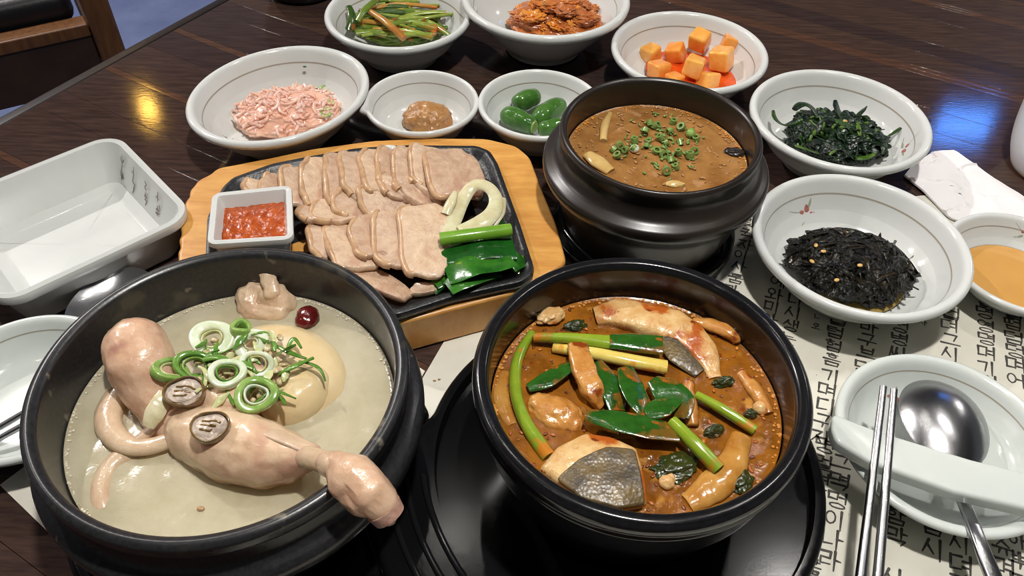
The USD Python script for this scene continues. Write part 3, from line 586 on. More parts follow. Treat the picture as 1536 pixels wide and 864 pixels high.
# ---------------- wooden board, iron plate, sauce dish
M['board'] = mat('light_board_wood', srgb(214, 160, 84), 0.38, srgb(184, 122, 54), 26, (0.35, 0.72), bump=0.12, bscale=60, bdist=0.0008, stretch=(1, 5, 1, 0, 0, -0.1), detail=6, coat_weight=0.2, coat_roughness=0.2)
M['iron'] = mat('black_cast_iron', srgb(30, 31, 33), 0.34, srgb(58, 58, 58), 700, (0.5, 0.8), bump=0.4, bscale=450, bdist=0.0006)
ZB = 0.028
bo = [(267, 385), (270, 350), (275, 310), (290, 275), (330, 250), (400, 237), (470, 222), (560, 210), (650, 206), (730, 207), (775, 218), (795, 235), (812, 280), (835, 335), (851, 394), (769, 440), (602, 484)]
bp_ = [at(x, y, ZB)[:2] for x, y in bo]
bp_ += [V(-0.135, 0.312), V(-0.180, 0.318), V(-0.205, 0.330)]
from scipy.interpolate import CubicSpline
bpoly = Polygon(bp_).buffer(-0.006, quad_segs=8).buffer(0.006, quad_segs=8)
bpoly = resample(bpoly, 0.004); q = chaikin(np.array(bpoly.exterior.coords)[:-1], 1)
an = np.arange(len(q))
# hand-carved waviness of the left end
w_ = np.clip((-0.17-q[:, 0])/0.03, 0, 1)*np.sin(q[:, 1]*520)*0.0008; q[:, 0] += w_
bpoly = Polygon(q)
hp = [(332, 280), (348, 265), (407, 244), (457, 234), (532, 221), (598, 216), (715, 217), (736, 225), (748, 244), (782, 336), (802, 398), (800, 411), (782, 423), (677, 446), (594, 473)]
hpp = [at(x, y, 0.036)[:2] for x, y in hp]+[V(-0.115, 0.327), V(-0.160, 0.333), V(-0.185, 0.345), V(-0.195, 0.385)]
hpoly = Polygon(hpp).buffer(-0.008, quad_segs=8).buffer(0.008, quad_segs=8)
board = Thing('wooden_board', 'light wooden serving board under the black iron plate of sliced pork', 'serving board', (-0.09, 0.40, 0.0006))
bm_ = m3.Manifold(m3.Mesh(*[x.astype(y) for x, y in zip(poly_mesh(Polygon(chaikin(np.array(resample(bpoly, 0.004).exterior.coords)[:-1], 1)), 0.0006, ZB, 0.002, 3), (np.float32, np.uint32))]))
cut = m3.Manifold(m3.Mesh(*[x.astype(y) for x, y in zip(poly_mesh(resample(hpoly.buffer(-0.0035), 0.004), 0.0225, 0.05, 0), (np.float32, np.uint32))]))
board.add('body', bm_-cut, M['board'], 40)
hr = resample(hpoly, 0.0035); T_ = np.array(hr.exterior.coords)[:-1]
if not hr.exterior.is_ccw: T_ = T_[::-1]
e = np.roll(T_, -1, 0)-np.roll(T_, 1, 0); nn = np.stack([e[:, 1], -e[:, 0]], 1); nn /= np.linalg.norm(nn, axis=1, keepdims=True)
ins = lambda d: T_-nn*d
plate = Thing('iron_plate', 'black cast iron serving plate of sliced pork set into the wooden board', 'plate', (-0.09, 0.40, 0.0228))
rings = [(ins(0.012), 0.0228), (ins(0.0052), 0.0232), (ins(0.0045), 0.0275), (ins(0.0008), 0.0300), (ins(0.0), 0.0330), (ins(0.0008), 0.0356), (ins(0.0028), 0.0364), (ins(0.0050), 0.0356), (ins(0.0075), 0.0325), (ins(0.0105), 0.0305), (ins(0.016), 0.0300), (ins(0.024), 0.0300)]
n = len(T_); vs = np.vstack([np.c_[p, np.full(n, z)] for p, z in rings]); k = len(rings); i = np.arange(k-1)[:, None]; j = np.arange(n)[None]
A, B, C, D = (i*n+j).ravel(), (i*n+(j+1) % n).ravel(), ((i+1)*n+(j+1) % n).ravel(), ((i+1)*n+j).ravel()
fs = [np.c_[A, B, C], np.c_[A, C, D]]
import mapbox_earcut as ec
for o, flip in ((0, True), ((k-1)*n, False)):
    tri = ec.triangulate_float64(np.ascontiguousarray(vs[o:o+n, :2]), np.array([n], np.uint32)).reshape(-1, 3).astype(int)+o
    fs.append(tri[:, ::-1] if flip else tri)
plate.add('body', (vs, np.vstack(fs)), M['iron'], 50)
ZF = 0.0302                                                     # floor of the iron plate
# sauce dish
zs = 0.052
cor = [at(x, y, zs)[:2] for x, y in ((311, 365), (439, 357), (436, 277), (319, 289))]
cen = np.mean(cor, 0)
sp_ = Polygon(cor); sp_ = sp_.buffer(-0.005, quad_segs=6).buffer(0.005, quad_segs=6)
sT = np.array(resample(sp_, 0.0022).exterior.coords)[:-1]
if not sp_.exterior.is_ccw: sT = sT[::-1]
sB = (sT-cen)*0.80+cen
sd = Thing('sauce_dish', 'small square white sauce dish standing on the black iron plate', 'dish', (*cen, ZF))
sd.add('body', tub(sT, sB, ZF, zs, 0.0038, 0.003, 0.0006), M['china'], 40)
M['chili_sauce'] = mat('red_chili_sauce', srgb(186, 88, 34), 0.16, srgb(150, 58, 18), 160, bump=0.6, bscale=220, bdist=0.0012, extra_spots=[(260, 0.66, srgb(206, 110, 40))])
sg = Polygon((sT-cen)*0.915+cen).buffer(-0.0032); sv = resample(sg, 0.002)
sm_ = trimesh.creation.extrude_polygon(sv, 0.007, engine='earcut'); sm_ = sm_.subdivide_to_size(0.002); vv_ = np.array(sm_.vertices)
vv_[:, 2] += np.where(vv_[:, 2] > 0.005, (meshkit.fbm(vv_*220, 3, 3)-0.5)*0.0028, 0)
vv_[:, 2] += zs-0.0158
# taper with the dish walls
tt = np.clip((zs-0.0088-vv_[:, 2])/0.02, 0, 1)[:, None]; vv_[:, :2] = (vv_[:, :2]-cen)*(1-tt*0.20)+cen
single('chili_sauce', (vv_, np.array(sm_.faces)), M['chili_sauce'], 'chunky red chilli sauce filling the square white dish', 'sauce', smooth=60)

# ---------------- sliced pork
M['pork'] = [mat(f'boiled_pork_{i}', a, 0.34, b, 160, (0.35, 0.68), bump=0.6, bscale=330, bdist=0.0013, bstretch=(1, 1, 1), subsurface_weight=0.12, subsurface_scale=0.004, subsurface_radius=(1, 0.45, 0.3), extra_spots=[(35, 0.62, c)], detail=6)
             for i, (a, b, c) in enumerate([(srgb(214, 184, 156), srgb(186, 150, 126), srgb(182, 140, 118)), (srgb(222, 192, 162), srgb(198, 162, 134), srgb(194, 152, 126)), (srgb(206, 174, 146), srgb(180, 142, 116), srgb(172, 130, 108))])]
M['pork_rind'] = mat('pork_rind', srgb(200, 164, 126), 0.28, srgb(170, 132, 98), 120, bump=0.5, bscale=200, bdist=0.0008)
def pork(label, c, L, Wd, thick, yaw, tilt, seed, group, pitch=0.0, power=0.55, rind=True):
    """one slice: L along its own y, Wd along x, thick; tilt lifts its left edge"""
    n = 44; a = np.arange(n)/n*2*PI; r0 = np.random.default_rng(seed)
    X = np.sign(np.cos(a))*np.abs(np.cos(a))**power*Wd/2; Y = np.sign(np.sin(a))*np.abs(np.sin(a))**power*L/2
    wob = 1+0.10*np.sin(2*a+r0.uniform(0, 6))*0.6+0.05*np.sin(3*a+r0.uniform(0, 6))+0.035*np.sin(5*a+r0.uniform(0, 6))+0.02*np.sin(9*a+r0.uniform(0, 6)); X, Y = X*wob, Y*wob
    h = thick/2; lv = [(0.0, -h), (0.55, -h), (0.90, -h*0.96), (0.985, -h*0.6), (1.0, 0), (0.985, h*0.6), (0.92, h*0.95), (0.72, h), (0.45, h*1.02), (0.2, h*1.02), (0.0, h)]
    vs = np.vstack([np.c_[X*s, Y*s, np.full(n, z)] for s, z in lv]); k = len(lv); i = np.arange(k-1)[:, None]; j = np.arange(n)[None]
    A, B, C, D = (i*n+j).ravel(), (i*n+(j+1) % n).ravel(), ((i+1)*n+(j+1) % n).ravel(), ((i+1)*n+j).ravel(); fs = np.vstack([np.c_[A, B, C], np.c_[A, C, D]])
    vs[:, 2] += (meshkit.fbm(np.c_[vs[:, :2]*90, np.full(len(vs), seed)], 3, seed)-0.5)*0.0032+0.0022*np.sin(vs[:, 1]/L*4+seed)
    R = rotz(yaw) @ rotax((1, 0, 0), pitch) @ rotax((0, 1, 0), tilt)
    v = vs @ R.T+np.asarray(c)
    t = Thing('pork_slice', label, 'meat', c, group)
    f = trimesh.Trimesh(v, fs, process=False); f.merge_vertices(digits_vertex=8); f.update_faces(f.nondegenerate_faces())
    cut_rows = np.arange(len(f.faces))
    t.add('meat', (f.vertices, f.faces), M['pork'][seed % 3], 70)
    if rind:
        # fatty rind along the left edge
        sel = (a > PI*0.62) & (a < PI*1.38); sx, sy = X[sel], Y[sel]
        path = [V(x*0.975, y*0.975, 0.0022*math.sin(y/L*4+seed)) @ R.T+np.asarray(c) for x, y in zip(sx, sy)]
        t.add('rind', sweep(path, h*0.86, h*0.98, 26, 10, up=R @ V(0, 0, 1)), M['pork_rind'], 70)
    return t
G1, G2 = 'boiled pork slices of the back row', 'boiled pork slices of the front row'
ordn = ['first', 'second', 'third', 'fourth', 'fifth', 'sixth', 'seventh', 'eighth', 'ninth', 'tenth', 'eleventh']
# back row: (left edge px, top px, bottom px)
back = [(360, 262, 300, 0.020), (388, 256, 306, 0.022), (419, 247, 312, 0.024), (447, 236, 312, 0.026), (480, 229, 310, 0.026), (505, 221, 306, 0.028), (536, 220, 300, 0.028), (560, 220, 298, 0.028), (588, 219, 292, 0.028), (612, 217, 285, 0.028), (637, 217, 300, 0.036)]
for i, (lx, ty, by, wd) in enumerate(back):
    zt_ = 0.0405+0.0006*i
    a_, b_ = at(lx+6, ty+6, zt_), at(lx+6, by-4, zt_-0.002)
    L_ = np.linalg.norm(a_-b_)*1.10; yaw = math.atan2(*(a_-b_)[[1, 0]])-PI/2
    c_ = (a_+b_)/2+V(math.cos(yaw), math.sin(yaw), 0)*wd*0.45; c_[2] = zt_-0.003
    last = i == len(back)-1
    pork(f'boiled pork slice, {ordn[i]} from the left in the back row on the black plate' if not last else 'broad boiled pork slice at the right end of the back row, on top', c_, L_, wd*(1.0), 0.0052, yaw+(0.18 if last else 0.05), math.radians(24 if not last else 12), 10+i, G1, power=0.62)
mid = [(600, 284, 0.032, 0.020, -0.5, 0.048), (628, 296, 0.034, 0.022, -0.6, 0.047), (652, 286, 0.036, 0.022, -0.65, 0.048), (672, 268, 0.036, 0.024, -0.6, 0.049)]
for i, (x, y, L_, wd, yaw, z_) in enumerate(mid):
    pork(f'thick browned end of pork, {ordn[i]} from the left between the two rows', at(x, y, 0.040-0.001*i), wd, L_, 0.007, yaw, math.radians(10), 40+i, 'browned pork ends between the rows', power=0.7, pitch=math.radians(-18))
small = [(470, 322, 0.016, 0.016, 0.2), (502, 318, 0.022, 0.024, 0.5), (535, 306, 0.022, 0.026, 0.3), (575, 304, 0.022, 0.028, 0.2)]
for i, (x, y, L_, wd, yaw) in enumerate(small):
    pork(f'small boiled pork slice, {ordn[i]} from the left behind the front row', at(x, y, 0.041), L_*1.2, wd*1.1, 0.005, yaw, math.radians(14), 60+i, 'small pork slices in the middle', power=0.8)
front = [(452, 332, 400, 0.026, 0.038), (482, 338, 420, 0.030, 0.040), (517, 332, 402, 0.030, 0.0415), (551, 326, 412, 0.030, 0.043), (592, 312, 420, 0.029, 0.0445)]
for i, (lx, ty, by, wd, zt_) in enumerate(front):
    a_, b_ = at(lx+6, ty, zt_), at(lx+22, by, zt_-0.004)
    L_ = np.linalg.norm(a_-b_)*1.04; yaw = math.atan2(*(a_-b_)[[1, 0]])-PI/2
    c_ = (a_+b_)/2+V(math.cos(yaw), math.sin(yaw), 0)*wd*0.46; c_[2] = zt_-0.0012
    last = i == 4
    pork(f'boiled pork slice, {ordn[i]} from the left in the front row on the black plate' if not last else 'broad boiled pork slice at the right end of the front row, on top', c_, L_, wd*(1.0 if not last else 1.02), 0.0052, yaw-(0.06 if last else 0.0), math.radians(13 if not last else 7), 21+i, G2, power=0.55)
pork('flat boiled pork slice lowest at the front edge of the black plate', at(570, 425, 0.035), 0.018, 0.040, 0.005, -0.45, 0.05, 35, G2, power=0.7, rind=False)
pork('small pork scrap beside the green leaves at the front of the plate', at(634, 434, 0.034), 0.010, 0.016, 0.004, 0.2, 0.0, 36, G2, power=0.8, rind=False)
single('rice_cake_bit', blob(at(585, 222, 0.040), (0.005, 0.0025, 0.002), 0.15, 2, 4, 2), M['china'], 'white scrap at the back edge of the iron plate', 'food scrap', smooth=True)

# ---------------- cooked scallion on the plate
M['scallion_green'] = mat('scallion_green', srgb(56, 118, 32), 0.22, srgb(24, 78, 22), 60, (0.35, 0.65), bump=0.25, bscale=160, bdist=0.0008, bstretch=(1, 1, 1))
M['scallion_pale'] = mat('scallion_pale_green', srgb(120, 164, 52), 0.22, srgb(92, 142, 36), 40, bump=0.15, bscale=200, bdist=0.0005, extra_spots=[(120, 0.64, srgb(150, 96, 40))])
M['scallion_dark'] = mat('scallion_dark_green', srgb(28, 86, 26), 0.2, srgb(14, 56, 16), 60, bump=0.3, bscale=140, bdist=0.0008)
M['scallion_white'] = mat('scallion_white', srgb(222, 210, 176), 0.22, srgb(200, 184, 140), 90, bump=0.1, bscale=200, bdist=0.0004, subsurface_weight=0.2, subsurface_scale=0.003)
gs = Thing('cooked_scallion', 'bundle of cooked green scallion leaves under a thick stalk on the plate', 'vegetable', at(715, 400, ZF))
gs.add('stalk', sweep([at(660, 359, 0.048), at(712, 352, 0.049), at(766, 345, 0.048)], 0.0043, 0.0040, 20, 16), M['scallion_pale'], 60)
for q0, q1, w_, z_, wv, sd_, mt in (((650, 425), (765, 372), 0.008, 0.036, 0.001, 1, 'scallion_green'), ((648, 402), (760, 385), 0.009, 0.040, 0.0015, 2, 'scallion_dark'), ((662, 386), (772, 372), 0.009, 0.043, 0.001, 3, 'scallion_dark'), ((670, 412), (768, 392), 0.010, 0.0435, 0.0015, 4, 'scallion_green'),
                              ((655, 380), (700, 368), 0.006, 0.040, 0.001, 5, 'scallion_green'), ((672, 432), (744, 402), 0.008, 0.040, 0.0012, 6, 'scallion_green'), ((742, 372), (784, 402), 0.007, 0.037, 0.001, 7, 'scallion_green'), ((742, 392), (782, 398), 0.0075, 0.035, 0.001, 8, 'scallion_pale'), ((700, 352), (756, 332), 0.006, 0.040, 0.001, 9, 'scallion_dark'), ((646, 436), (680, 412), 0.006, 0.034, 0.001, 10, 'scallion_dark'), ((668, 420), (752, 412), 0.006, 0.036, 0.001, 11, 'scallion_dark')):
    a_, b_ = at(*q0, z_-0.001), at(*q1, z_-0.001); m_ = (a_+b_)/2+V(0, 0, 0.0025)
    gs.add('leaf', sweep([a_, m_, b_], [w_*0.75, w_, w_*0.9, w_], 0.0009, 26, 14, twist=0.35*math.sin(sd_*2), wave=wv*0.6, wn=1.3+0.3*(sd_ % 3), seed=sd_), M[mt], 60)
ws = Thing('white_scallion', 'looped strips of soft white scallion at the right of the iron plate', 'vegetable', at(710, 310, ZF))
ws.add('strip', sweep([at(672, 352, 0.044), at(684, 322, 0.045), at(700, 290, 0.047), at(716, 277, 0.050), at(736, 284, 0.049), at(744, 306, 0.046), at(728, 330, 0.046), at(690, 349, 0.045)], [0.0045, 0.005, 0.0045, 0.004, 0.004, 0.005, 0.0055, 0.005], 0.0016, 60, 12, up=(0.1, -0.4, 1)), M['scallion_white'], 60)
ws.add('strip', sweep([at(668, 322, 0.046), at(676, 305, 0.049), at(683, 290, 0.050)], [0.0035, 0.0035, 0.002], 0.0022, 16, 10), M['scallion_white'], 60)
ws.add('strip', sweep([at(735, 340, 0.041), at(748, 318, 0.043), at(752, 298, 0.044)], [0.0035, 0.0042, 0.003], 0.0015, 16, 10), M['scallion_white'], 60)
ws.add('strip', sweep([at(722, 345, 0.040), at(742, 328, 0.042)], [0.003, 0.0035], 0.0015, 12, 10), M['scallion_white'], 60)

# ---------------- rest, spoon and chopsticks at the lower right
M['steel'] = mat('stainless_steel', (0.44, 0.44, 0.45), 0.24, metallic=1.0, bump=0.12, bscale=420, bdist=0.0003, bstretch=(1, 5, 1))
zb = 0.0385
bar_px = [(1247, 622), (1310, 643), (1458, 688), (1540, 708), (1600, 722), (1600, 779), (1536, 762), (1432, 738), (1304, 692), (1252, 664), (1245, 645)]
bpl = Polygon([at(x, y, zb)[:2] for x, y in bar_px]); bpl = bpl.buffer(-0.003, quad_segs=6).buffer(0.003, quad_segs=6)
bv, bf = poly_mesh(resample(bpl, 0.0025), zb-0.0085, zb, 0.0022, 4)
# the bar bows a little along its length: its end turns up
axv = at(1600, 750, zb)-at(1247, 640, zb); axv /= np.linalg.norm(axv); s_ = (bv-at(1247, 640, zb)) @ axv
bv[:, 2] += 0.0025*np.clip(1-s_/0.03, 0, 1)**2
single('cutlery_rest', (bv, bf), M['china_green'], 'long white ceramic bar lying across the dish, under the chopsticks and over the spoon', 'cutlery rest', smooth=50)
def spoon(label, bowl_c, axis, L, w, handle, up=True, tilt=0.0):
    """axis points from the bowl's middle to its tip; the bowl is domed upwards when up"""
    t = Thing('spoon', label, 'spoon', bowl_c)
    n, k = 40, 14; a = np.arange(n)/n*2*PI; ax = V(*axis); ax /= np.linalg.norm(ax); sd = np.cross(V(0, 0, 1), ax); sd /= np.linalg.norm(sd); nz = np.cross(ax, sd)
    depth = 0.0085 if up else -0.0085; vs = []
    for th in (0.0, -0.0009):
        for i in range(k+1):
            r = i/k; x = np.cos(a)*r*L/2*(1-0.10*np.cos(a)); y = np.sin(a)*r*w/2; z = depth*(1-r**2.4)+th*(1 if r < 0.999 else 0.4)
            vs.append(bowl_c+np.outer(x, ax)+np.outer(y, sd)+nz*z)
    vs = np.vstack(vs); fs = []
    K = k+1
    for o, fl in ((0, False), (K*n, True)):
        i = np.arange(k)[:, None]; j = np.arange(n)[None]
        A, B, C, D = (o+i*n+j).ravel(), (o+i*n+(j+1) % n).ravel(), (o+(i+1)*n+(j+1) % n).ravel(), (o+(i+1)*n+j).ravel()
        q = np.vstack([np.c_[A, D, C], np.c_[A, C, B]]); fs.append(q[:, ::-1] if fl else q)
    j = np.arange(n); A, B, C, D = k*n+j, k*n+(j+1) % n, K*n+k*n+(j+1) % n, K*n+k*n+j
    fs.append(np.vstack([np.c_[A, D, C], np.c_[A, C, B]]))
    q = trimesh.Trimesh(vs, np.vstack(fs), process=False); q.merge_vertices(digits_vertex=7); q.update_faces(q.nondegenerate_faces())
    t.add('spoon_bowl', q, M['steel'], 60)
    hp_ = [bowl_c-ax*(L/2-0.003)]+list(handle)
    t.add('handle', sweep(hp_, [0.0045, 0.0030, 0.0032, 0.0036, 0.0042, 0.0046], [0.0010, 0.0016, 0.0018, 0.0018, 0.0016], 40, 12, shape=0.6), M['steel'], 50)
    return t
sc_ = at(1415, 628, 0.022)
tipd = at(1402, 566, 0.024)-at(1436, 690, 0.022); tipd[2] = 0
spoon('steel spoon lying face down in the dish, its neck under the white bar', sc_, tipd, 0.058, 0.0455, [at(1430, 716, 0.0235), at(1446, 755, 0.0265), at(1466, 806, 0.0305), at(1492, 870, 0.029), at(1540, 985, 0.022)])
for i, (p0, p1, lb) in enumerate((((1325, 580), (1291, 864), 'left steel chopstick of the pair lying across the white bar'), ((1341, 584), (1317, 864), 'right steel chopstick of the pair lying across the white bar'))):
    a_, b_ = at(*p0, 0.0462), at(*p1, 0.0270); d_ = b_-a_
    t = Thing('chopstick', lb, 'chopstick', a_, 'pair of steel chopsticks on the white bar')
    t.add('shaft', sweep([a_, a_+d_*0.5, a_+d_*1.0, a_+d_*1.3], [0.0018, 0.0021, 0.0024, 0.0027], [0.0014, 0.0016, 0.0018, 0.0019], 30, 14, shape=0.75), M['steel'], 60)
# cutlery at the left
for i, (p0, p1, lb) in enumerate((((38, 618), (-60, 676), 'upper metal chopstick resting in the left flowered dish'), ((46, 632), (-60, 690), 'lower metal chopstick resting in the left flowered dish'))):
    a_, b_ = at(*p0, 0.0290), at(*p1, 0.0150); d_ = b_-a_
    t = Thing('chopstick', lb, 'chopstick', a_, 'metal chopsticks in the left dish')
    t.add('shaft', sweep([a_-d_*0.2, a_+d_*0.5, b_], [0.0016, 0.0018, 0.002], [0.0013, 0.0014, 0.0016], 20, 12, shape=0.75), M['steel'], 60)
sc2 = at(168, 442, 0.016)
tip2 = at(178, 408, 0.02)-at(140, 478, 0.02); tip2[2] = 0
spoon('steel spoon peeking out between the rectangular dish and the chicken soup pot', sc2, at(200, 412, 0.02)-at(110, 480, 0.02), 0.056, 0.040, [at(112, 488, 0.012), at(80, 520, 0.010)], up=False)

# ---------------- napkin and cup at the right
M['napkin'] = mat('paper_napkin', srgb(236, 232, 232), 0.75, bump=0.08, bscale=60, bdist=0.001)
npx = [(1357, 262), (1370, 246), (1400, 228), (1432, 226), (1490, 268), (1560, 312), (1610, 344), (1600, 362), (1480, 345), (1425, 326), (1400, 300)]
npl = Polygon([at(x, y, 0.003)[:2] for x, y in npx])
tn = trimesh.creation.extrude_polygon(resample(npl, 0.004), 0.0014, engine='earcut').subdivide_to_size(0.0035)
nv = np.array(tn.vertices); fo = meshkit.fbm(np.c_[nv[:, :2]*42, np.zeros(len(nv))], 3, 9); fo2 = np.abs(meshkit.fbm(np.c_[nv[:, :2]*30+4, np.zeros(len(nv))], 2, 5)-0.5)
nv[:, 2] += 0.0008+fo*0.0025+np.clip(0.03-fo2, 0, 1)*0.05
single('paper_napkin', (nv, np.array(tn.faces)), M['napkin'], 'crumpled white paper napkin between the spinach bowl and the sauce dish', 'napkin', smooth=25)
M['cup'] = mat('white_plastic_cup', srgb(230, 228, 234), 0.25, subsurface_weight=0.3, subsurface_scale=0.01)
cc = at(1576, 256, 0.0); cc[2] = 0.0006
CUP = [(0, 0), (0.026, 0), (0.030, 0.002), (0.0365, 0.018), (0.041, 0.045), (0.043, 0.070), (0.0438, 0.074), (0.0428, 0.0755), (0.0415, 0.073), (0.0385, 0.045), (0.034, 0.018), (0.028, 0.0045), (0, 0.004)]
single('white_cup', lathe(np.vstack([CUP[:2], spline(CUP[2:-1], 36), CUP[-1:]]), cc, 72), M['cup'], 'white round cup cut off by the right edge of the picture', 'cup', smooth=50)
M['dark_bowl'] = mat('black_lacquer', (0.012, 0.012, 0.013), 0.3)
dc = at(457, -14, 0.0); dc[2] = 0.0006
single('black_pot', lathe([(0, 0), (0.030, 0), (0.034, 0.004), (0.045, 0.03), (0.048, 0.045), (0.046, 0.047), (0.042, 0.04), (0.03, 0.008), (0, 0.006)], dc, 64), M['dark_bowl'], 'black round pot cut off at the top edge behind the green stems', 'pot', smooth=50)

# ================================================================== SOUPS
def broth(name, label, c, r, z, depth, material, amp=0.0006, freq=120, seed=0, n_r=60, n_a=140, taper=0.85):
    rr = np.linspace(0, 1, n_r)**0.8; a = np.arange(n_a)/n_a*2*PI; vs = [[0, 0, 0]]
    for q in rr[1:]: vs += [[q*r*math.cos(x), q*r*math.sin(x), 0] for x in a]
    vs = np.array(vs, float); vs[:, 2] = (meshkit.fbm(vs*freq+seed*3+9, 4, seed)-0.5)*2*amp*np.clip((1-np.hypot(vs[:, 0], vs[:, 1])/r)*8, 0, 1)
    vs[:, 2] += 0.0008*np.clip((np.hypot(vs[:, 0], vs[:, 1])/r-0.975)/0.025, 0, 1)
    f = [[0, 1+j, 1+(j+1) % n_a] for j in range(n_a)]
    for i in range(n_r-2):
        o = 1+i*n_a
        for j in range(n_a): k_ = (j+1) % n_a; f += [[o+j, o+n_a+j, o+n_a+k_], [o+j, o+n_a+k_, o+k_]]
    o = 1+(n_r-2)*n_a; b = len(vs); vs = np.vstack([vs, [[r*taper*math.cos(x), r*taper*math.sin(x), -depth] for x in a], [[0, 0, -depth]]])
    for j in range(n_a): k_ = (j+1) % n_a; f += [[o+j, b+j, b+k_], [o+j, b+k_, o+k_], [b+n_a, b+k_, b+j]]
    return single(name, (vs+V(c[0], c[1], z), np.array(f)), material, label, 'soup', smooth=60)
def bubbles(label, c, r, z, count, size, material, seed, spread=0.0025):
    r0 = np.random.default_rng(seed); ms = []; s = ico(1)
    for i in range(count):
        a = r0.uniform(0, 2*PI); q = r-abs(r0.normal(0, spread))-size*0.4; sz = size*r0.uniform(0.4, 1.0)
        ms.append((s.vertices*V(sz, sz, sz*0.55)+V(c[0]+q*math.cos(a), c[1]+q*math.sin(a), z+0.0004), s.faces))
    single('soup_bubbles', join(ms), material, label, 'bubbles', kind='stuff', smooth=True)
ZL, ZR_, ZM = 0.0622, 0.0614, 0.0662
M['milky'] = mat('milky_broth', srgb(198, 188, 160), 0.13, srgb(178, 168, 138), 30, bump=0.12, bscale=800, bdist=0.0004, subsurface_weight=0.3, subsurface_scale=0.006, subsurface_radius=(1, 0.9, 0.7))
M['red_broth'] = mat('red_brown_broth', srgb(152, 94, 28), 0.10, srgb(108, 62, 14), 55, (0.34, 0.64), bump=0.35, bscale=420, bdist=0.0006, extra_spots=[(60, 0.60, srgb(172, 120, 50)), (190, 0.66, srgb(118, 52, 14))])
M['brown_broth'] = mat('brown_bean_broth', srgb(158, 114, 64), 0.12, srgb(124, 82, 40), 50, (0.35, 0.66), bump=0.4, bscale=380, bdist=0.0007, extra_spots=[(70, 0.62, srgb(166, 124, 84))])
M['foam'] = mat('pale_foam', srgb(206, 198, 178), 0.1)
M['foam_orange'] = mat('orange_foam', srgb(196, 130, 60), 0.1)
broth('chicken_broth', 'milky white chicken broth filling the left stone pot', cL, 0.0745, ZL, 0.03, M['milky'], 0.0003, 160, 1)
broth('fish_stew_broth', 'oily orange red broth filling the right stone pot', cR_, 0.0690, ZR_, 0.03, M['red_broth'], 0.0009, 110, 2)
broth('bean_stew_broth', 'thick brown bean paste broth filling the middle pot', cM, 0.0572, ZM, 0.03, M['brown_broth'], 0.0009, 130, 3)
bubbles('ring of tiny bubbles around the edge of the milky broth', cL, 0.0745, ZL, 420, 0.0008, M['foam'], 1, 0.0010)
bubbles('small bubbles around the edge of the red stew', cR_, 0.0690, ZR_, 260, 0.0010, M['foam_orange'], 2, 0.0015)
bubbles('small bubbles around the edge of the brown stew', cM, 0.0572, ZM, 260, 0.0010, M['foam_orange'], 3, 0.0018)

# ---------------- chicken
M['skin'] = mat('boiled_chicken_skin', srgb(222, 192, 160), 0.24, srgb(200, 162, 132), 70, (0.35, 0.68), bump=0.30, bscale=330, bdist=0.0007, subsurface_weight=0.2, subsurface_scale=0.005, subsurface_radius=(1, 0.5, 0.35), extra_spots=[(30, 0.60, srgb(196, 152, 128))])
M['skin_dark'] = mat('boiled_thigh_meat', srgb(218, 182, 152), 0.26, srgb(196, 152, 124), 80, (0.35, 0.68), bump=0.32, bscale=260, bdist=0.0008, subsurface_weight=0.2, subsurface_scale=0.005, subsurface_radius=(1, 0.5, 0.35), extra_spots=[(40, 0.60, srgb(172, 128, 110))])
M['breast'] = mat('boiled_breast_skin', srgb(226, 202, 158), 0.26, srgb(214, 184, 134), 30, (0.35, 0.68), bump=0.25, bscale=240, bdist=0.0007, subsurface_weight=0.2, subsurface_scale=0.005, subsurface_radius=(1, 0.6, 0.4), extra_spots=[(26, 0.58, srgb(226, 206, 176))])
M['bone'] = mat('cut_joint', srgb(196, 158, 140), 0.35, srgb(170, 124, 108), 200, bump=0.3, bscale=300)
def J(*js): return [(at(x, y, z), r) for x, y, z, r in js]
hen = Thing('boiled_chicken', 'whole boiled young chicken lying in the milky broth, one drumstick hanging over the pot rim', 'chicken', at(330, 640, ZL))
hen.add('drumstick', organic(chain(J((262, 628, .062, .0090), (300, 652, .066, .0140), (345, 668, .069, .0165), (395, 682, .071, .0150), (432, 686, .075, .0105), (462, 684, .081, .0062)))+[ball_hull(J((276, 640, .064, .009), (330, 640, .070, .010)))], 0.0022, 9, 0.0014, 120, 3), M['skin'], 70)
hen.add('shank', organic(chain(J((452, 684, .081, .0050), (478, 690, .0885, .0046), (500, 698, .0955, .0056))), 0.002, 6, 0.0004, 160, 5), M['skin'], 70)
kn = at(578, 762, .090)
knm = organic([ball_hull(J((492, 693, .0945, .0048), (514, 702, .0965, .0066))), ball_hull(J((514, 702, .0965, .0066), (532, 714, .0975, .0088), (522, 722, .0965, .0080))), ball_hull(J((532, 714, .0975, .0088), (556, 738, .0960, .0086))), ball_hull(J((522, 724, .0960, .0072), (545, 750, .0930, .0066), (556, 738, .0950, .0080))), ball_hull(J((556, 738, .0960, .0084), (572, 754, .0930, .0074)))], 0.0018, 6, 0.0011, 150, 8)
hen.add('ankle_joint', knm, M['skin_dark'], 70)
kd = at(572, 764, .0895)-at(545, 729, .0985); kd /= np.linalg.norm(kd)
kc = at(570, 755, .0928)+kd*0.0062
hen.add('cut_bone_end', sweep([kc-kd*0.004, kc+kd*0.0006], [0.0074, 0.0066], None, 6, 24), M['bone'], 40, label='cut end of the leg bone')
hen.add('bone_core', blob(kc+kd*0.0009, (0.0028, 0.0036, 0.0018), 0.2, 2, 3, 2), M['skin_dark'], True)
hen.add('upper_leg', organic(chain(J((204, 522, .080, .0150), (214, 552, .077, .0150), (232, 592, .070, .0125), (262, 640, .062, .0100))), 0.0022, 8, 0.0019, 110, 13), M['skin_dark'], 70)
hen.add('breast', blob(at(425, 566, .0560), (.0370, .0285, .0165), .05, 1.4, 21, 5, rz=-0.6), M['breast'], 70)
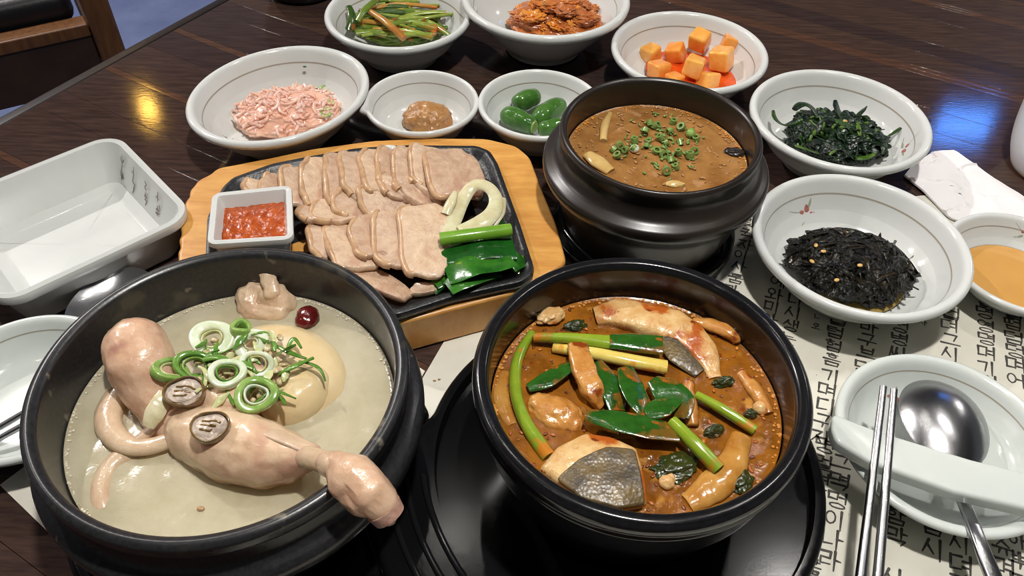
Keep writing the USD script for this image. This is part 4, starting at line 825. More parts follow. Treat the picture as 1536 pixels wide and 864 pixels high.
hen.add('breast_fillet', blob(at(447, 596, .0605), (.0190, .0150, .0140), .06, 1.6, 24, 4, rz=0.9), M['breast'], 70)
hen.add('back', organic([ball_hull(J((300, 600, .066, .010), (345, 610, .068, .012))), ball_hull(J((345, 610, .068, .012), (385, 570, .068, .012))), ball_hull(J((300, 600, .066, .010), (270, 630, .064, .009)))], 0.0022, 8, 0.0018, 140, 17), M['skin'], 70)
hen.add('skin_fold', sweep([at(178, 590, .0635), at(163, 622, .0640), at(168, 648, .0645), at(194, 668, .0650), at(232, 668, .0655), at(272, 652, .0660)], [.006, .0065, .0058, .0048, .0042, .004], [.0042, .0048, .0042, .003, .003, .003], 40, 12), M['skin'], 70)
hen.add('skin_fold', sweep([at(205, 662, .0660), at(238, 634, .0690), at(262, 606, .0720)], [.0026, .0030, .0020], .0016, 18, 10), M['skin'], 70)
hen.add('skin_fold', sweep([at(318, 678, .0790), at(352, 688, .0790), at(388, 704, .0750)], [.0010, .0022, .0012], .0008, 18, 8), M['skin'], 70)
hen.add('skin_fold', sweep([at(352, 632, .0830), at(408, 650, .0840), at(466, 676, .0860)], [.0015, .0040, .0035], .0013, 24, 10, up=(0.4, 0.3, 1)), M['skin'], 70)
hen.add('neck', sweep([at(226, 676, .0600), at(192, 684, .0595), at(166, 706, .0588), at(155, 735, .0584), at(157, 765, .0570), at(168, 790, .0530)], [.0050, .0054, .0054, .0056, .0058, .006], None, 40, 14), M['skin'], 70)
hen.add('wing_tip', organic([ball_hull(J((374, 460, .0620, .0062), (372, 446, .0640, .0064), (384, 436, .0660, .0052))), ball_hull(J((384, 436, .0660, .0052), (396, 434, .0680, .0040))), ball_hull(J((406, 448, .0650, .0070), (424, 456, .0630, .0072), (416, 440, .0670, .0058))), ball_hull(J((380, 468, .0615, .0055), (420, 470, .0610, .0060))),
                                 ball_hull(J((408, 440, .0700, .0044), (392, 408, .0760, .0016), (410, 420, .0740, .0022)))], 0.0016, 4, 0.0018, 210, 31), M['skin'], 60)
hen.add('wing_fold', blob(at(392, 452, .0640), (.0040, .0058, .0040), .25, 2.5, 9, 3), M['skin_dark'], 60)
M['jujube'] = mat('dark_red_jujube', srgb(96, 26, 24), 0.16, srgb(64, 14, 16), 120, bump=0.4, bscale=220, bdist=0.0008)
single('jujube', blob(at(461, 478, .0625), (.0062, .0074, .0060), .12, 2.2, 4, 4), M['jujube'], 'dark red jujube floating in the milky broth', 'jujube', smooth=True)
M['grain'] = mat('tan_grain', srgb(168, 132, 92), 0.4)
single('grain', blob(at(301, 763, ZL+0.0004), (.0017, .0012, .0008), .1, 2, 4, 2), M['grain'], 'single tan grain floating at the front of the milky broth', 'grain', smooth=True)
# garnish on the chicken
M['ring_white'] = mat('white_scallion_ring', srgb(226, 226, 206), 0.18, srgb(202, 208, 168), 160, subsurface_weight=0.25, subsurface_scale=0.003)
M['ring_green'] = mat('green_scallion_ring', srgb(150, 178, 98), 0.18, srgb(108, 146, 62), 160)
M['pith'] = mat('pale_green_pith', srgb(204, 206, 160), 0.2, srgb(176, 180, 116), 200)
M['ring_brown'] = mat('brown_pepper_ring', srgb(124, 94, 44), 0.2, srgb(96, 72, 34), 100)
M['pith_grey'] = mat('pale_grey_flesh', srgb(206, 192, 176), 0.25, srgb(176, 156, 142), 220, bump=0.4, bscale=300)
M['shred_green'] = mat('green_shred', srgb(102, 142, 56), 0.2, srgb(74, 118, 38), 120)
def ring(label, px, py, z, R, hole, h, tilt, taz, outer, core, sx=1.0, seeds=False, yaw=0.0):
    t = Thing('scallion_ring' if not seeds else 'pepper_ring', label, 'vegetable', at(px, py, z))
    rot = rotax((math.cos(taz), math.sin(taz), 0), tilt) @ rotz(yaw); c = at(px, py, z)
    def put(m_, sd_=0):
        v, f = m_; v = v.copy(); v[:, 1] *= sx; a = np.arctan2(v[:, 1], v[:, 0]); v[:, :2] *= (1+0.07*np.sin(2*a+px+sd_)+0.05*np.sin(3*a+py))[:, None]; v[:, 2] += 0.0007*np.sin(2*a+py); return v @ rot.T+c, f
    q = np.linspace(0, 2*PI, 15)[:-1]; mid, hw = (R+hole)/2, (R-hole)/2
    prof = np.c_[mid+hw*np.sign(np.cos(q))*np.abs(np.cos(q))**0.6, h/2*np.sign(np.sin(q))*np.abs(np.sin(q))**0.6]
    t.add('outer_layer', put(lathe(prof, n=44, closed=True)), outer, 60)
    if core is not None:
        if seeds:
            t.add('flesh', put(blob((0, 0, 0), (hole*1.02, hole*1.02, h*0.46), .16, 3, int(px), 4)), core, True)
            for k_ in range(3): t.add('slit', put(sweep([V(-hole*0.5, (k_-1)*hole*0.3, h*0.42), V(hole*0.1, (k_-1)*hole*0.34, h*0.46), V(hole*(0.2+0.2*k_), (k_-1)*hole*0.2, h*0.42)], .0005, .0003, 10, 6)), M['ring_brown'], True)
        else:
            r_ = hole*0.84; prof = np.c_[r_+hole*0.12*np.cos(q), h*0.36*np.sin(q)]
            t.add('inner_layer', put(lathe(prof, n=36, closed=True), 1.0), core, 60)
            prof = np.c_[hole*0.42+hole*0.09*np.cos(q), h*0.30*np.sin(q)]
    return t
ring('large oval white scallion ring at the back of the garnish on the chicken', 318, 509, .0775, .0118, .0058, .0040, .18, 0.3, M['ring_white'], M['pith'], 0.86)
ring('white scallion ring at the back right of the garnish', 377, 516, .0775, .0082, .0034, .0050, .25, 0.2, M['ring_white'], M['ring_white'])
ring('pale round scallion ring with a green heart in the middle of the garnish', 340, 560, .0840, .0082, .0050, .0040, .20, 1.2, M['ring_white'], M['shred_green'])
ring('green edged ring standing at the left of the garnish', 258, 557, .0815, .0092, .0058, .0040, 0.75, 2.0, M['ring_green'], M['pith'], 0.8, yaw=0.4)
ring('dark green scallion ring between the white rings', 292, 552, .0790, .0098, .0064, .0050, 0.4, 1.0, M['shred_green'], M['ring_green'], 0.85)
ring('pale green layered scallion ring at the front of the garnish', 384, 592, .0835, .0092, .0056, .0040, .30, 0.6, M['ring_green'], M['ring_white'])
ring('small green scallion piece at the back of the garnish', 362, 494, .0790, .0056, .0030, .0050, .4, 2.5, M['ring_green'], M['shred_green'])
ring('white green scallion ring at the right of the garnish', 386, 546, .0800, .0080, .0050, .0042, .5, 0.2, M['ring_white'], M['pith'], 0.8)
ring('brown pepper ring with pale flesh at the left front of the garnish', 277, 589, .0830, .0086, .0076, .0055, .35, 0.4, M['ring_brown'], M['pith_grey'], 0.85, True)
ring('brown pepper ring with pale flesh lying lowest, on the drumstick', 315, 641, .0870, .0078, .0068, .0050, .25, 0.5, M['ring_brown'], M['pith_grey'], 0.95, True)
for i, (pts, w_, lb) in enumerate((([(414, 519, .078), (445, 533, .079), (460, 538, .078)], .0018, 'curled green shred at the right of the garnish, topmost'), ([(418, 561, .077), (440, 550, .080), (470, 537, .0785)], .0022, 'long green shred reaching right over the chicken breast'), ([(448, 542, .078), (478, 552, .077), (488, 572, .074)], .0012, 'thin pale green shred curling down over the breast'),
                              ([(405, 584, .080), (425, 590, .079), (444, 598, .076)], .0012, 'thin green shred pointing right below the others'), ([(430, 528, .078), (440, 508, .079), (452, 522, .078)], .0016, 'green shred looped at the back right of the garnish'), ([(340, 586, .080), (352, 606, .078), (368, 618, .075)], .0012, 'thin green shred at the front of the garnish'), ([(305, 540, .082), (330, 536, .083), (348, 545, .082)], .0024, 'broad green shred between the scallion rings'), ([(268, 604, .074), (282, 612, .072), (300, 606, .074)], .0022, 'green shred under the left brown pepper ring'))):
    single('green_shred', sweep([at(*p_) for p_ in pts], [w_*0.5, w_, w_*0.4], w_*0.35, 24, 8, twist=0.8), M['shred_green'], lb, 'vegetable', 'green shreds on the chicken', smooth=60)
r1 = np.random.default_rng(4); ms = []
for i in range(70):
    x, y = r1.uniform(285, 430), r1.uniform(505, 602); ms.append(blob(at(x, y, .0745+r1.uniform(0, .004)), (r1.uniform(.0012, .003), r1.uniform(.001, .0022), .0012), .3, 2, i, 1, rz=r1.uniform(0, 3)))
single('onion_strip', rough(sweep([at(248, 588, .0800), at(240, 606, .0790), at(230, 624, .0770), at(222, 640, .0740)], [.0030, .0042, .0042, .0026], .0010, 24, 12, up=(.5, -.4, 1)), .0005, 300), M['scallion_white'], 'pale translucent onion strip lying over the upper leg of the chicken', 'vegetable', smooth=60)
ms2, ms3 = [], []
for i in range(46):
    x, y = r1.uniform(290, 432), r1.uniform(502, 604); c_ = at(x, y, .0765+r1.uniform(0, .005)); dr = r1.uniform(0, 6); e_ = V(math.cos(dr), math.sin(dr), r1.normal(0, .3))*r1.uniform(.0025, .006)
    (ms2 if i % 2 else ms3).append(sweep([c_-e_, c_+V(*r1.normal(0, .0012, 2), .0008), c_+e_], [.0006, r1.uniform(.0012, .0028), .0006], .0005, 10, 8, twist=r1.uniform(-2, 2)))
single('green_shavings', join(ms2), M['shred_green'], 'fine green shavings heaped between the scallion rings', 'garnish', kind='stuff', smooth=60)
single('pale_shavings', join(ms3), M['pith'], 'fine pale shavings heaped between the scallion rings', 'garnish', kind='stuff', smooth=60)
M['minced'] = mat('minced_pale_garnish', srgb(214, 200, 164), 0.3, srgb(150, 132, 84), 160, (0.4, 0.6))
single('minced_garnish', join(ms), M['minced'], 'heap of minced pale garnish under the scallion rings', 'garnish', kind='stuff', smooth=50)

# ================================================================== THINGS IN THE RED FISH STEW
M['fish'] = mat('cooked_fish_flesh', srgb(214, 182, 128), 0.25, srgb(188, 130, 66), 70, (0.38, 0.62), bump=0.5, bscale=240, bdist=0.0010, extra_spots=[(75, 0.57, srgb(168, 84, 28)), (170, 0.64, srgb(110, 52, 18))])
M['fish_orange'] = mat('spiced_fish_flesh', srgb(200, 146, 78), 0.22, srgb(168, 104, 40), 80, bump=0.5, bscale=240, bdist=0.0010, extra_spots=[(100, 0.58, srgb(124, 56, 16))])
M['fish_skin'] = mat('speckled_fish_skin', srgb(112, 92, 54), 0.34, srgb(54, 50, 46), 70, (0.35, 0.65), bump=0.35, bscale=620, bdist=0.0004, voronoi=True, extra_spots=[(34, 0.60, srgb(110, 88, 40))])
M['stew_leaf'] = mat('stewed_green_leaf', srgb(44, 92, 26), 0.16, srgb(22, 60, 16), 60, bump=0.35, bscale=240, bdist=0.0008, extra_spots=[(90, 0.54, srgb(104, 78, 26)), (200, 0.62, srgb(150, 84, 26))])
M['stew_stalk'] = mat('stewed_green_stalk', srgb(140, 160, 44), 0.16, srgb(108, 140, 34), 40, bump=0.15, bscale=240, bdist=0.0005, extra_spots=[(80, 0.58, srgb(186, 116, 36))])
M['stew_white'] = mat('stewed_pale_stalk', srgb(216, 200, 110), 0.16, srgb(206, 176, 76), 40, bump=0.15, bscale=240, bdist=0.0005, extra_spots=[(80, 0.58, srgb(206, 136, 48))])
M['radish'] = mat('stewed_radish', srgb(190, 142, 72), 0.16, srgb(160, 104, 38), 60, bump=0.15, bscale=200)
M['dark_green'] = mat('dark_stewed_herb', srgb(34, 48, 20), 0.14, srgb(62, 62, 20), 120, bump=0.5, bscale=260, bdist=0.001)
def plain(name, label, cat, mesh, material, group=None, smooth=60): return single(name, rough(mesh, 0.0012, 170, len(label)) if name in ('fish_piece', 'radish_slice') else mesh, material, label, cat, group, smooth=smooth)
Z = ZR_
# big fish piece with dark skin at the front left: a wedge
wed = [(806, 700), (836, 668), (880, 648), (918, 655), (956, 672), (968, 715), (974, 752), (930, 762), (870, 744)]
fish1 = Thing('fish_steak', 'large wedge of fish with speckled dark grey skin at the front of the red stew', 'fish', at(900, 700, Z))
fw = Polygon([at(x, y, .0665)[:2] for x, y in wed]).buffer(-0.003).buffer(0.003)
fv, ff = poly_mesh(resample(fw, 0.002), Z-0.008, .0645, 0.0025, 4)
q = trimesh.Trimesh(fv, ff, process=False).subdivide_to_size(0.003); fv = np.array(q.vertices); fc = at(900, 710, .06)
fv[:, 2] += np.where(fv[:, 2] > Z, 0.0045*np.clip(1-(np.linalg.norm(fv[:, :2]-fc[:2], axis=1)/0.03)**2, 0, 1), 0)+(meshkit.fbm(fv*120, 3, 2)-0.5)*0.002
fish1.add('flesh', (fv, np.array(q.faces)), M['fish'], 60)
skp = [(834, 715), (868, 690), (910, 672), (952, 674), (962, 712), (970, 752), (930, 761), (872, 746)]
fs_ = Polygon([at(x, y, .0688)[:2] for x, y in skp]).buffer(-0.002).buffer(0.002)
q = trimesh.Trimesh(*poly_mesh(resample(fs_, 0.002), .0630, .0656, 0.0008, 3), process=False).subdivide_to_size(0.0025); sv_ = np.array(q.vertices)
sv_[:, 2] += 0.0050*np.clip(1-(np.linalg.norm(sv_[:, :2]-fc[:2], axis=1)/0.03)**2, 0, 1)+(meshkit.fbm(sv_*120, 3, 2)-0.5)*0.002
fish1.add('skin', (sv_, np.array(q.faces)), M['fish_skin'], 60, label='dark speckled skin of the fish')
# long curved fillet at the back right
fish2 = Thing('fish_fillet', 'long curved pale fish fillet with browned top at the back of the red stew', 'fish', at(980, 500, Z))
fish2.add('flesh', rough(sweep([at(893, 477, .0605), at(925, 472, .0622), at(965, 478, .0632), at(1008, 492, .0632), at(1042, 514, .0622), at(1062, 542, .0615), at(1072, 568, .0600)], [.006, .0090, .0105, .0110, .0095, .0070, .0035], [.004, .0050, .0055, .0055, .005, .004, .0025], 60, 20, shape=0.7), 0.0014, 130, 4), M['fish'], 60)
fish2.add('skin_flap', sweep([at(1000, 506, .0655), at(1018, 528, .0645), at(1050, 560, .0620)], [.006, .0075, .004], .0016, 24, 12), M['fish_skin'], 60, label='grey black skin hanging from the fillet')
plain('fish_piece', 'upright browned strip of fish in the middle of the red stew', 'fish', sweep([at(866, 518, .0685), at(876, 556, .0690), at(892, 590, .0670), at(902, 608, .0630)], [.0048, .0060, .0056, .0034], [.0022, .0030, .0032, .0022], 44, 18, shape=0.5), M['fish_orange'], 'pieces of fish in the red stew')
plain('fish_piece', 'rounded piece of fish half sunk at the left of the red stew', 'fish', blob(at(832, 620, .0600), (.0150, .0095, .0060), .14, 2, 5, 4, rz=-0.5), M['fish_orange'], 'pieces of fish in the red stew')
plain('fish_piece', 'small reddish piece of fish right of the crossed leaves in the red stew', 'fish', sweep([at(1032, 575, .0650), at(1034, 610, .0640), at(1038, 640, .0615)], [.0028, .0040, .0030], .003, 20, 12), M['fish_orange'], 'pieces of fish in the red stew')
plain('fish_piece', 'thin bony strip of fish at the right edge of the red stew', 'fish', sweep([at(1112, 560, .0612), at(1136, 592, .0620), at(1152, 622, .0612)], [.003, .004, .003], .003, 24, 12), M['fish_orange'], 'pieces of fish in the red stew')
plain('fish_piece', 'grey scrap of fish skin at the back left edge of the red stew', 'fish', blob(at(826, 474, .0640), (.0075, .0045, .0030), .35, 2.4, 8, 3, rz=0.5), M['fish'], 'pieces of fish in the red stew')
plain('fish_piece', 'strip of fish with greenish skin at the back right edge of the red stew', 'fish', sweep([at(1040, 482, .0628), at(1074, 490, .0640), at(1100, 504, .0640), at(1104, 514, .0620)], [.002, .0045, .0042, .002], [.002, .003, .003, .002], 24, 12), M['fish_orange'], 'pieces of fish in the red stew')
plain('radish_slice', 'curved translucent radish slice at the right front of the red stew', 'vegetable', sweep([at(1112, 655, .0615), at(1096, 700, .0625), at(1062, 735, .0620), at(1030, 756, .0605)], [.005, .0068, .0072, .005], [.003, .0035, .0035, .003], 36, 14), M['radish'], 'radish in the red stew')
plain('radish_slice', 'radish strip half sunk by the left rim of the red stew', 'vegetable', sweep([at(768, 640, .0598), at(752, 600, .0604), at(758, 560, .0600)], [.003, .0045, .003], .0025, 24, 12), M['radish'], 'radish in the red stew')
def stk(label, pts, w, h, mt, name='scallion_stalk', tw=0.0, wave=0.0):
    plain(name, label, 'vegetable', sweep([at(*p_) for p_ in pts], w, h, 40, 14, twist=tw, wave=wave, seed=len(label)), M[mt], 'scallion in the red stew')
stk('long curved green scallion stalk along the left rim of the red stew', [(798, 500, .0620), (778, 535, .0632), (773, 580, .0635), (783, 622, .0632), (802, 656, .0628), (823, 686, .0618)], [.0022, .0028, .0030, .0030, .0034, .0036], None, 'stew_stalk')
stk('thick yellow green scallion stalk running into a green leaf in the red stew', [(800, 506, .0660), (860, 508, .0670), (920, 514, .0680), (992, 518, .0690)], [.0024, .0030, .0044, .0062], [.0024, .0028, .0028, .0024], 'stew_stalk')
stk('green leaf end of the thick scallion stalk in the red stew', [(915, 512, .0700), (955, 514, .0705), (994, 518, .0704)], [.0045, .0058, .0062], [.0020, .0020, .0018], 'stew_leaf', 'scallion_leaf')
stk('pale yellow scallion stalk below the thick one in the red stew', [(830, 522, .0630), (890, 530, .0660), (940, 540, .0665), (1000, 551, .0655)], [.0026, .0034, .0038, .0040], [.0024, .0028, .0030, .0030], 'stew_white')
stk('pointed green scallion leaf at the left of the red stew', [(792, 582, .0640), (820, 570, .0650), (845, 554, .0650), (864, 543, .0645)], [.0025, .0055, .0052, .003], .0012, 'stew_leaf', 'scallion_leaf', 0.5)
stk('dark green leaf leaning beside the upright fish strip in the red stew', [(896, 544, .0665), (912, 570, .0670), (922, 595, .0660), (926, 616, .0640)], [.003, .0055, .0065, .005], .0012, 'stew_leaf', 'scallion_leaf', 0.4)
stk('broad dark green leaf lying across the middle of the red stew', [(878, 622, .0690), (920, 630, .0700), (970, 640, .0695), (1018, 650, .0680)], [.003, .0062, .0075, .006], .0012, 'stew_leaf', 'scallion_leaf', 0.3)
stk('dark green leaf standing in the middle of the red stew', [(938, 552, .0670), (948, 580, .0680), (962, 610, .0680), (972, 624, .0660)], [.004, .0062, .006, .004], .0012, 'stew_leaf', 'scallion_leaf', 0.4)
stk('green leaf crossing right of the middle of the red stew', [(980, 570, .0665), (1000, 585, .0680), (1020, 606, .0680), (1022, 628, .0660)], [.004, .0075, .0075, .004], .0012, 'stew_leaf', 'scallion_leaf', -0.5)
stk('mottled green leaf in the middle behind the broad one in the red stew', [(968, 622, .0680), (990, 612, .0690), (1015, 600, .0680)], [.004, .0065, .004], .0012, 'stew_leaf', 'scallion_leaf', 0.5)
stk('green scallion stalk pointing to the front of the red stew', [(1008, 632, .0690), (1040, 664, .0690), (1078, 704, .0660)], [.0030, .0034, .0036], None, 'stew_stalk')
stk('slim green scallion stalk pointing to the right of the red stew', [(1044, 592, .0660), (1080, 612, .0660), (1132, 646, .0640)], [.0020, .0026, .0026], None, 'stew_stalk')
for i, (x, y, a_, b_, rz_, lb) in enumerate(((1015, 700, .0110, .0070, .4, 'dark stewed herb clump right of the fish wedge'), (1112, 724, .0060, .0045, .9, 'dark stewed herb clump at the right front rim'), (862, 490, .0060, .0035, .3, 'dark stewed herb clump behind the yellow stalk'), (1085, 575, .0055, .003, .2, 'dark stewed herb clump at the end of the long fillet'), (1126, 622, .0032, .0026, .2, 'small dark herb leaf at the right of the red stew'), (1070, 648, .0050, .0028, .4, 'dark herb leaf under the slim scallion stalk'))):
    plain('stewed_herb', lb, 'vegetable', blob(at(x, y, .0615), (a_, b_, .0034), .45, 2.6, i+3, 4, rz=rz_), M['dark_green'], 'stewed herbs in the red stew', smooth=50)
r2 = np.random.default_rng(11); ms = []
for i in range(150):
    a = r2.uniform(0, 2*PI); q = .064*math.sqrt(r2.uniform(0, 1)); s = r2.uniform(.0003, .0009)
    ms.append(blob(V(cR_[0]+q*math.cos(a), cR_[1]+q*math.sin(a), ZR_+0.0005), (s*1.6, s, s*0.7), .3, 2, i, 1, rz=r2.uniform(0, 3)))
ms2 = []
for i in range(170):
    a = r2.uniform(0, 2*PI); q = .066*math.sqrt(r2.uniform(0, 1)); s = r2.uniform(.0003, .0009)
    ms2.append(blob(V(cR_[0]+q*math.cos(a), cR_[1]+q*math.sin(a), ZR_+0.0004), (s*1.5, s, s*0.4), .4, 2.6, i, 1, rz=r2.uniform(0, 3)))
M['chilli_flake'] = mat('stewed_chilli_flake', srgb(126, 58, 18), 0.2, srgb(96, 50, 16), 300)
single('chilli_flakes', join(ms2), M['chilli_flake'], 'dark red chilli flakes floating over the red stew', 'chilli flakes', kind='stuff', smooth=True)
M['crumb'] = mat('stew_crumbs', srgb(190, 116, 50), 0.2, srgb(150, 70, 24), 220)
single('stew_crumbs', join(ms), M['crumb'], 'small crumbs and fish flakes floating over the red stew', 'stew bits', kind='stuff', smooth=True)
for i, (x, y, r_) in enumerate(((940, 728, .0), (1000, 724, .0036), (1006, 718, .0024), (1140, 612, .0034))):
    if r_: plain('fish_roe', ['', 'pale round fish ball beside the fish wedge', 'smaller pale fish ball touching the first', 'pale fish ball by the right rim of the red stew'][i], 'fish', blob(at(x, y, Z+.001), (r_, r_, r_*0.9), .12, 2, i, 3), M['fish'], 'round fish bits in the red stew')

# ================================================================== THINGS IN THE BROWN STEW
M['spring'] = mat('chopped_green_scallion', srgb(128, 152, 84), 0.2, srgb(92, 122, 56), 300)
M['onion'] = mat('translucent_onion', srgb(202, 172, 112), 0.14, srgb(186, 150, 88), 60)
M['shell_black'] = mat('black_mushroom', srgb(30, 26, 24), 0.2, srgb(54, 46, 40), 200, bump=0.4, bscale=250)
plain('onion_slice', 'thin curved onion slice at the back left of the brown stew', 'vegetable', sweep([at(915, 172, .0655), at(907, 190, .0675), at(905, 212, .0668)], [.002, .0030, .0025], .0022, 20, 12), M['onion'], 'onion slices in the brown stew')
plain('onion_slice', 'pale translucent onion slice at the left front of the brown stew', 'vegetable', sweep([at(882, 232, .0670), at(896, 242, .0678), at(916, 258, .0664)], [.004, .0058, .004], .0022, 20, 12), M['onion'], 'onion slices in the brown stew')
plain('onion_slice', 'small onion scrap at the front of the brown stew', 'vegetable', blob(at(1012, 276, .0668), (.006, .003, .0018), .25, 2, 3, 3), M['onion'], 'onion slices in the brown stew')
plain('mushroom_piece', 'black wrinkled mushroom piece by the right rim of the brown stew', 'mushroom', blob(at(1102, 229, .0668), (.0066, .0040, .0030), .2, 2, 6, 4, rz=-0.3), M['shell_black'])
r3 = np.random.default_rng(21)
def hollow(c, R, h, tilt, az):
    v, f = lathe([(R*0.55, -h), (R, -h), (R*1.02, 0), (R, h), (R*0.55, h)], n=14, closed=True); return v @ rotax((math.cos(az), math.sin(az), 0), tilt).T+c, f
ringspots = [(952, 210), (951, 222), (1036, 200), (1004, 196), (1010, 182), (985, 188), (975, 184), (1000, 214), (1020, 214), (1042, 226), (1035, 232), (985, 226), (996, 232), (1006, 240), (1014, 250), (1000, 256), (920, 224), (930, 218), (938, 224), (926, 232), (1018, 228), (970, 218), (990, 206), (1044, 208), (1022, 190), (968, 196)]
for i, (x, y) in enumerate(ringspots):
    single('chopped_scallion', hollow(at(x, y, .0674+r3.uniform(0, .002)), r3.uniform(.0018, .0028), r3.uniform(.0012, .0022), r3.uniform(.2, 1.4), r3.uniform(0, 6)), M['spring'], 'small chopped ring of green scallion floating in the middle of the brown stew', 'vegetable', 'chopped scallion rings on the brown stew', smooth=50)
single('scallion_ball', blob(at(1036, 200, .0690), (.0032, .0032, .0030), .06, 2, 3, 3), M['ring_green'], 'pale green round scallion end at the back of the brown stew', 'vegetable', smooth=True)
single('scallion_ball', blob(at(952, 223, .0685), (.0030, .0030, .0028), .06, 2, 5, 3), M['ring_white'], 'cream round scallion end at the left of the brown stew', 'vegetable', smooth=True)
ms = []
for i in range(120):
    x, y = r3.normal(995, 26), r3.normal(214, 20); ms.append(blob(at(x, y, .0672), (r3.uniform(.0006, .0022), r3.uniform(.0005, .0012), .0008), .3, 2, i, 1, rz=r3.uniform(0, 3)))
single('scallion_bits', join(ms), M['spring'], 'finest bits of green scallion strewn over the brown stew', 'garnish', kind='stuff', smooth=50)
ms = []
for i in range(200):
    a = r3.uniform(0, 2*PI); q = .053*math.sqrt(r3.uniform(0, 1)); s = r3.uniform(.0003, .0011)
    ms.append(blob(V(cM[0]+q*math.cos(a), cM[1]+q*math.sin(a), ZM+0.0004), (s*2, s, s*0.6), .3, 2, i, 1, rz=r3.uniform(0, 3)))
M['bean_bits'] = mat('bean_paste_bits', srgb(172, 128, 80), 0.2, srgb(146, 100, 56), 220)
single('bean_bits', join(ms), M['bean_bits'], 'crumbs of bean and meat floating over the brown stew', 'stew bits', kind='stuff', smooth=True)

# ================================================================== SIDE DISHES
# seaweed
M['seaweed'] = mat('black_seaweed', srgb(13, 13, 12), 0.16, srgb(24, 22, 15), 60, specular_ior_level=0.35, bump=0.8, bscale=300, bdist=0.0016, extra_spots=[(50, 0.66, srgb(52, 40, 16))])
M['seaweed_edge'] = mat('brown_seaweed_strand', srgb(44, 36, 18), 0.14, srgb(20, 18, 14), 80, bump=0.5, bscale=300)
M['seaweed_juice'] = mat('olive_juice', srgb(150, 128, 72), 0.1)
M['sesame'] = mat('sesame_seed', srgb(206, 164, 96), 0.3)
cE = at(1276, 398, .018)
sw_ = Thing('seasoned_seaweed', 'glossy black heap of seasoned seaweed in the flowered white bowl', 'seaweed', (cE[0], cE[1], .010))
hv, hf = blob((0, 0, 0), (.0385, .0290, .0150), .22, 2.6, 3, 6, octaves=5); hv = hv @ rotz(-0.22).T
dd = (meshkit.fbm(hv*210, 4, 4)-0.5); hv += hv/np.linalg.norm(hv, axis=1, keepdims=True)*dd[:, None]*0.010
sw_.add('heap', (floor_at(hv+V(cE[0], cE[1], .0175), .0069), hf), M['seaweed'], 60)
r4 = np.random.default_rng(31); ms = []
for i in range(330):
    a = r4.uniform(0, 2*PI); q = math.sqrt(r4.uniform(0, 1))*0.98; x, y = q*.037*math.cos(a), q*.0278*math.sin(a); z = .0175+.0150*math.sqrt(max(0, 1-q*q))+.0008
    dr = r4.uniform(0, 2*PI); L_ = r4.uniform(.004, .011); o = V(cE[0], cE[1], 0); p0 = rotz(-0.22) @ V(x, y, 0)+o; e_ = V(math.cos(dr), math.sin(dr), 0)*L_
    zf = lambda p_: .0175+.0150*math.sqrt(max(0.02, 1-(((rotz(0.22) @ (p_-o))[0]/.0385)**2+((rotz(0.22) @ (p_-o))[1]/.029)**2)))
    pts = [p0-e_, p0, p0+e_]; pts = [V(p_[0], p_[1], zf(p_)+r4.uniform(-.0008, .0022)) for p_ in pts]
    ms.append(sweep(pts, r4.uniform(.0005, .0014), .0004, 8, 6, twist=r4.uniform(0, 2)))
sw_.add('strand', join(ms[:250]), M['seaweed'], 60, kind='stuff'); sw_.add('strand', join(ms[250:]), M['seaweed_edge'], 60, kind='stuff')
for x, y, h_ in ((1258, 352, 3), (1318, 352, 4), (1186, 384, 2)):
    b_ = at(x, y+10, .026); sw_.add('strand', sweep([b_, b_+V(.0005, .002, .001*h_*0.5), b_+V(.001, .004, .001*h_)], [.0016, .0012, .0003], .0004, 8, 6), M['seaweed_edge'], 60)
M['juice'] = M['seaweed_juice']
single('seaweed_juice', lathe([(0, -.001), (.030, -.0005), (.0335, .0002), (.032, .0009), (0, .0012)], (cE[0]+.003, cE[1]-.001, .0087), 60), M['juice'], 'thin olive juice around the seaweed in its bowl', 'juice', smooth=True)
for i, (x, y, z_) in enumerate(((1235, 377, .0330), (1224, 368, .0320), (1218, 392, .0290), (1290, 398, .0335), (1322, 365, .030), (1272, 350, .030), (1255, 420, .029))):
    single('sesame_seed', blob(at(x, y, z_), (.0018, .0013, .0009), .08, 2, i, 2, rz=i*1.1), M['sesame'], 'toasted sesame seed on the black seaweed', 'sesame seed', 'sesame seeds on the seaweed', smooth=True)
# spinach
M['spinach'] = [mat(f'spinach_leaf_{i}', a, 0.2, b, 70, bump=0.6, bscale=240, bdist=0.0012) for i, (a, b) in enumerate([(srgb(30, 52, 24), srgb(16, 32, 18)), (srgb(46, 74, 26), srgb(24, 46, 18)), (srgb(22, 40, 24), srgb(12, 24, 16)), (srgb(84, 110, 34), srgb(48, 78, 24))])]
cD = at(1255, 208, .016)
sp1 = Thing('seasoned_spinach', 'heap of glossy dark green seasoned spinach leaves in the white bowl', 'spinach', (cD[0], cD[1], .009))
hv, hf = blob((0, 0, 0), (.0350, .0250, .0140), .30, 2.4, 13, 6, octaves=4); hv = hv @ rotz(-0.30).T; hv += hv/np.linalg.norm(hv, axis=1, keepdims=True)*((meshkit.fbm(hv*190, 4, 8)-0.5)*.012)[:, None]
sp1.add('heap', (floor_at(hv+V(cD[0], cD[1], .0165), .0069), hf), M['spinach'][2], 60)
r5 = np.random.default_rng(41)
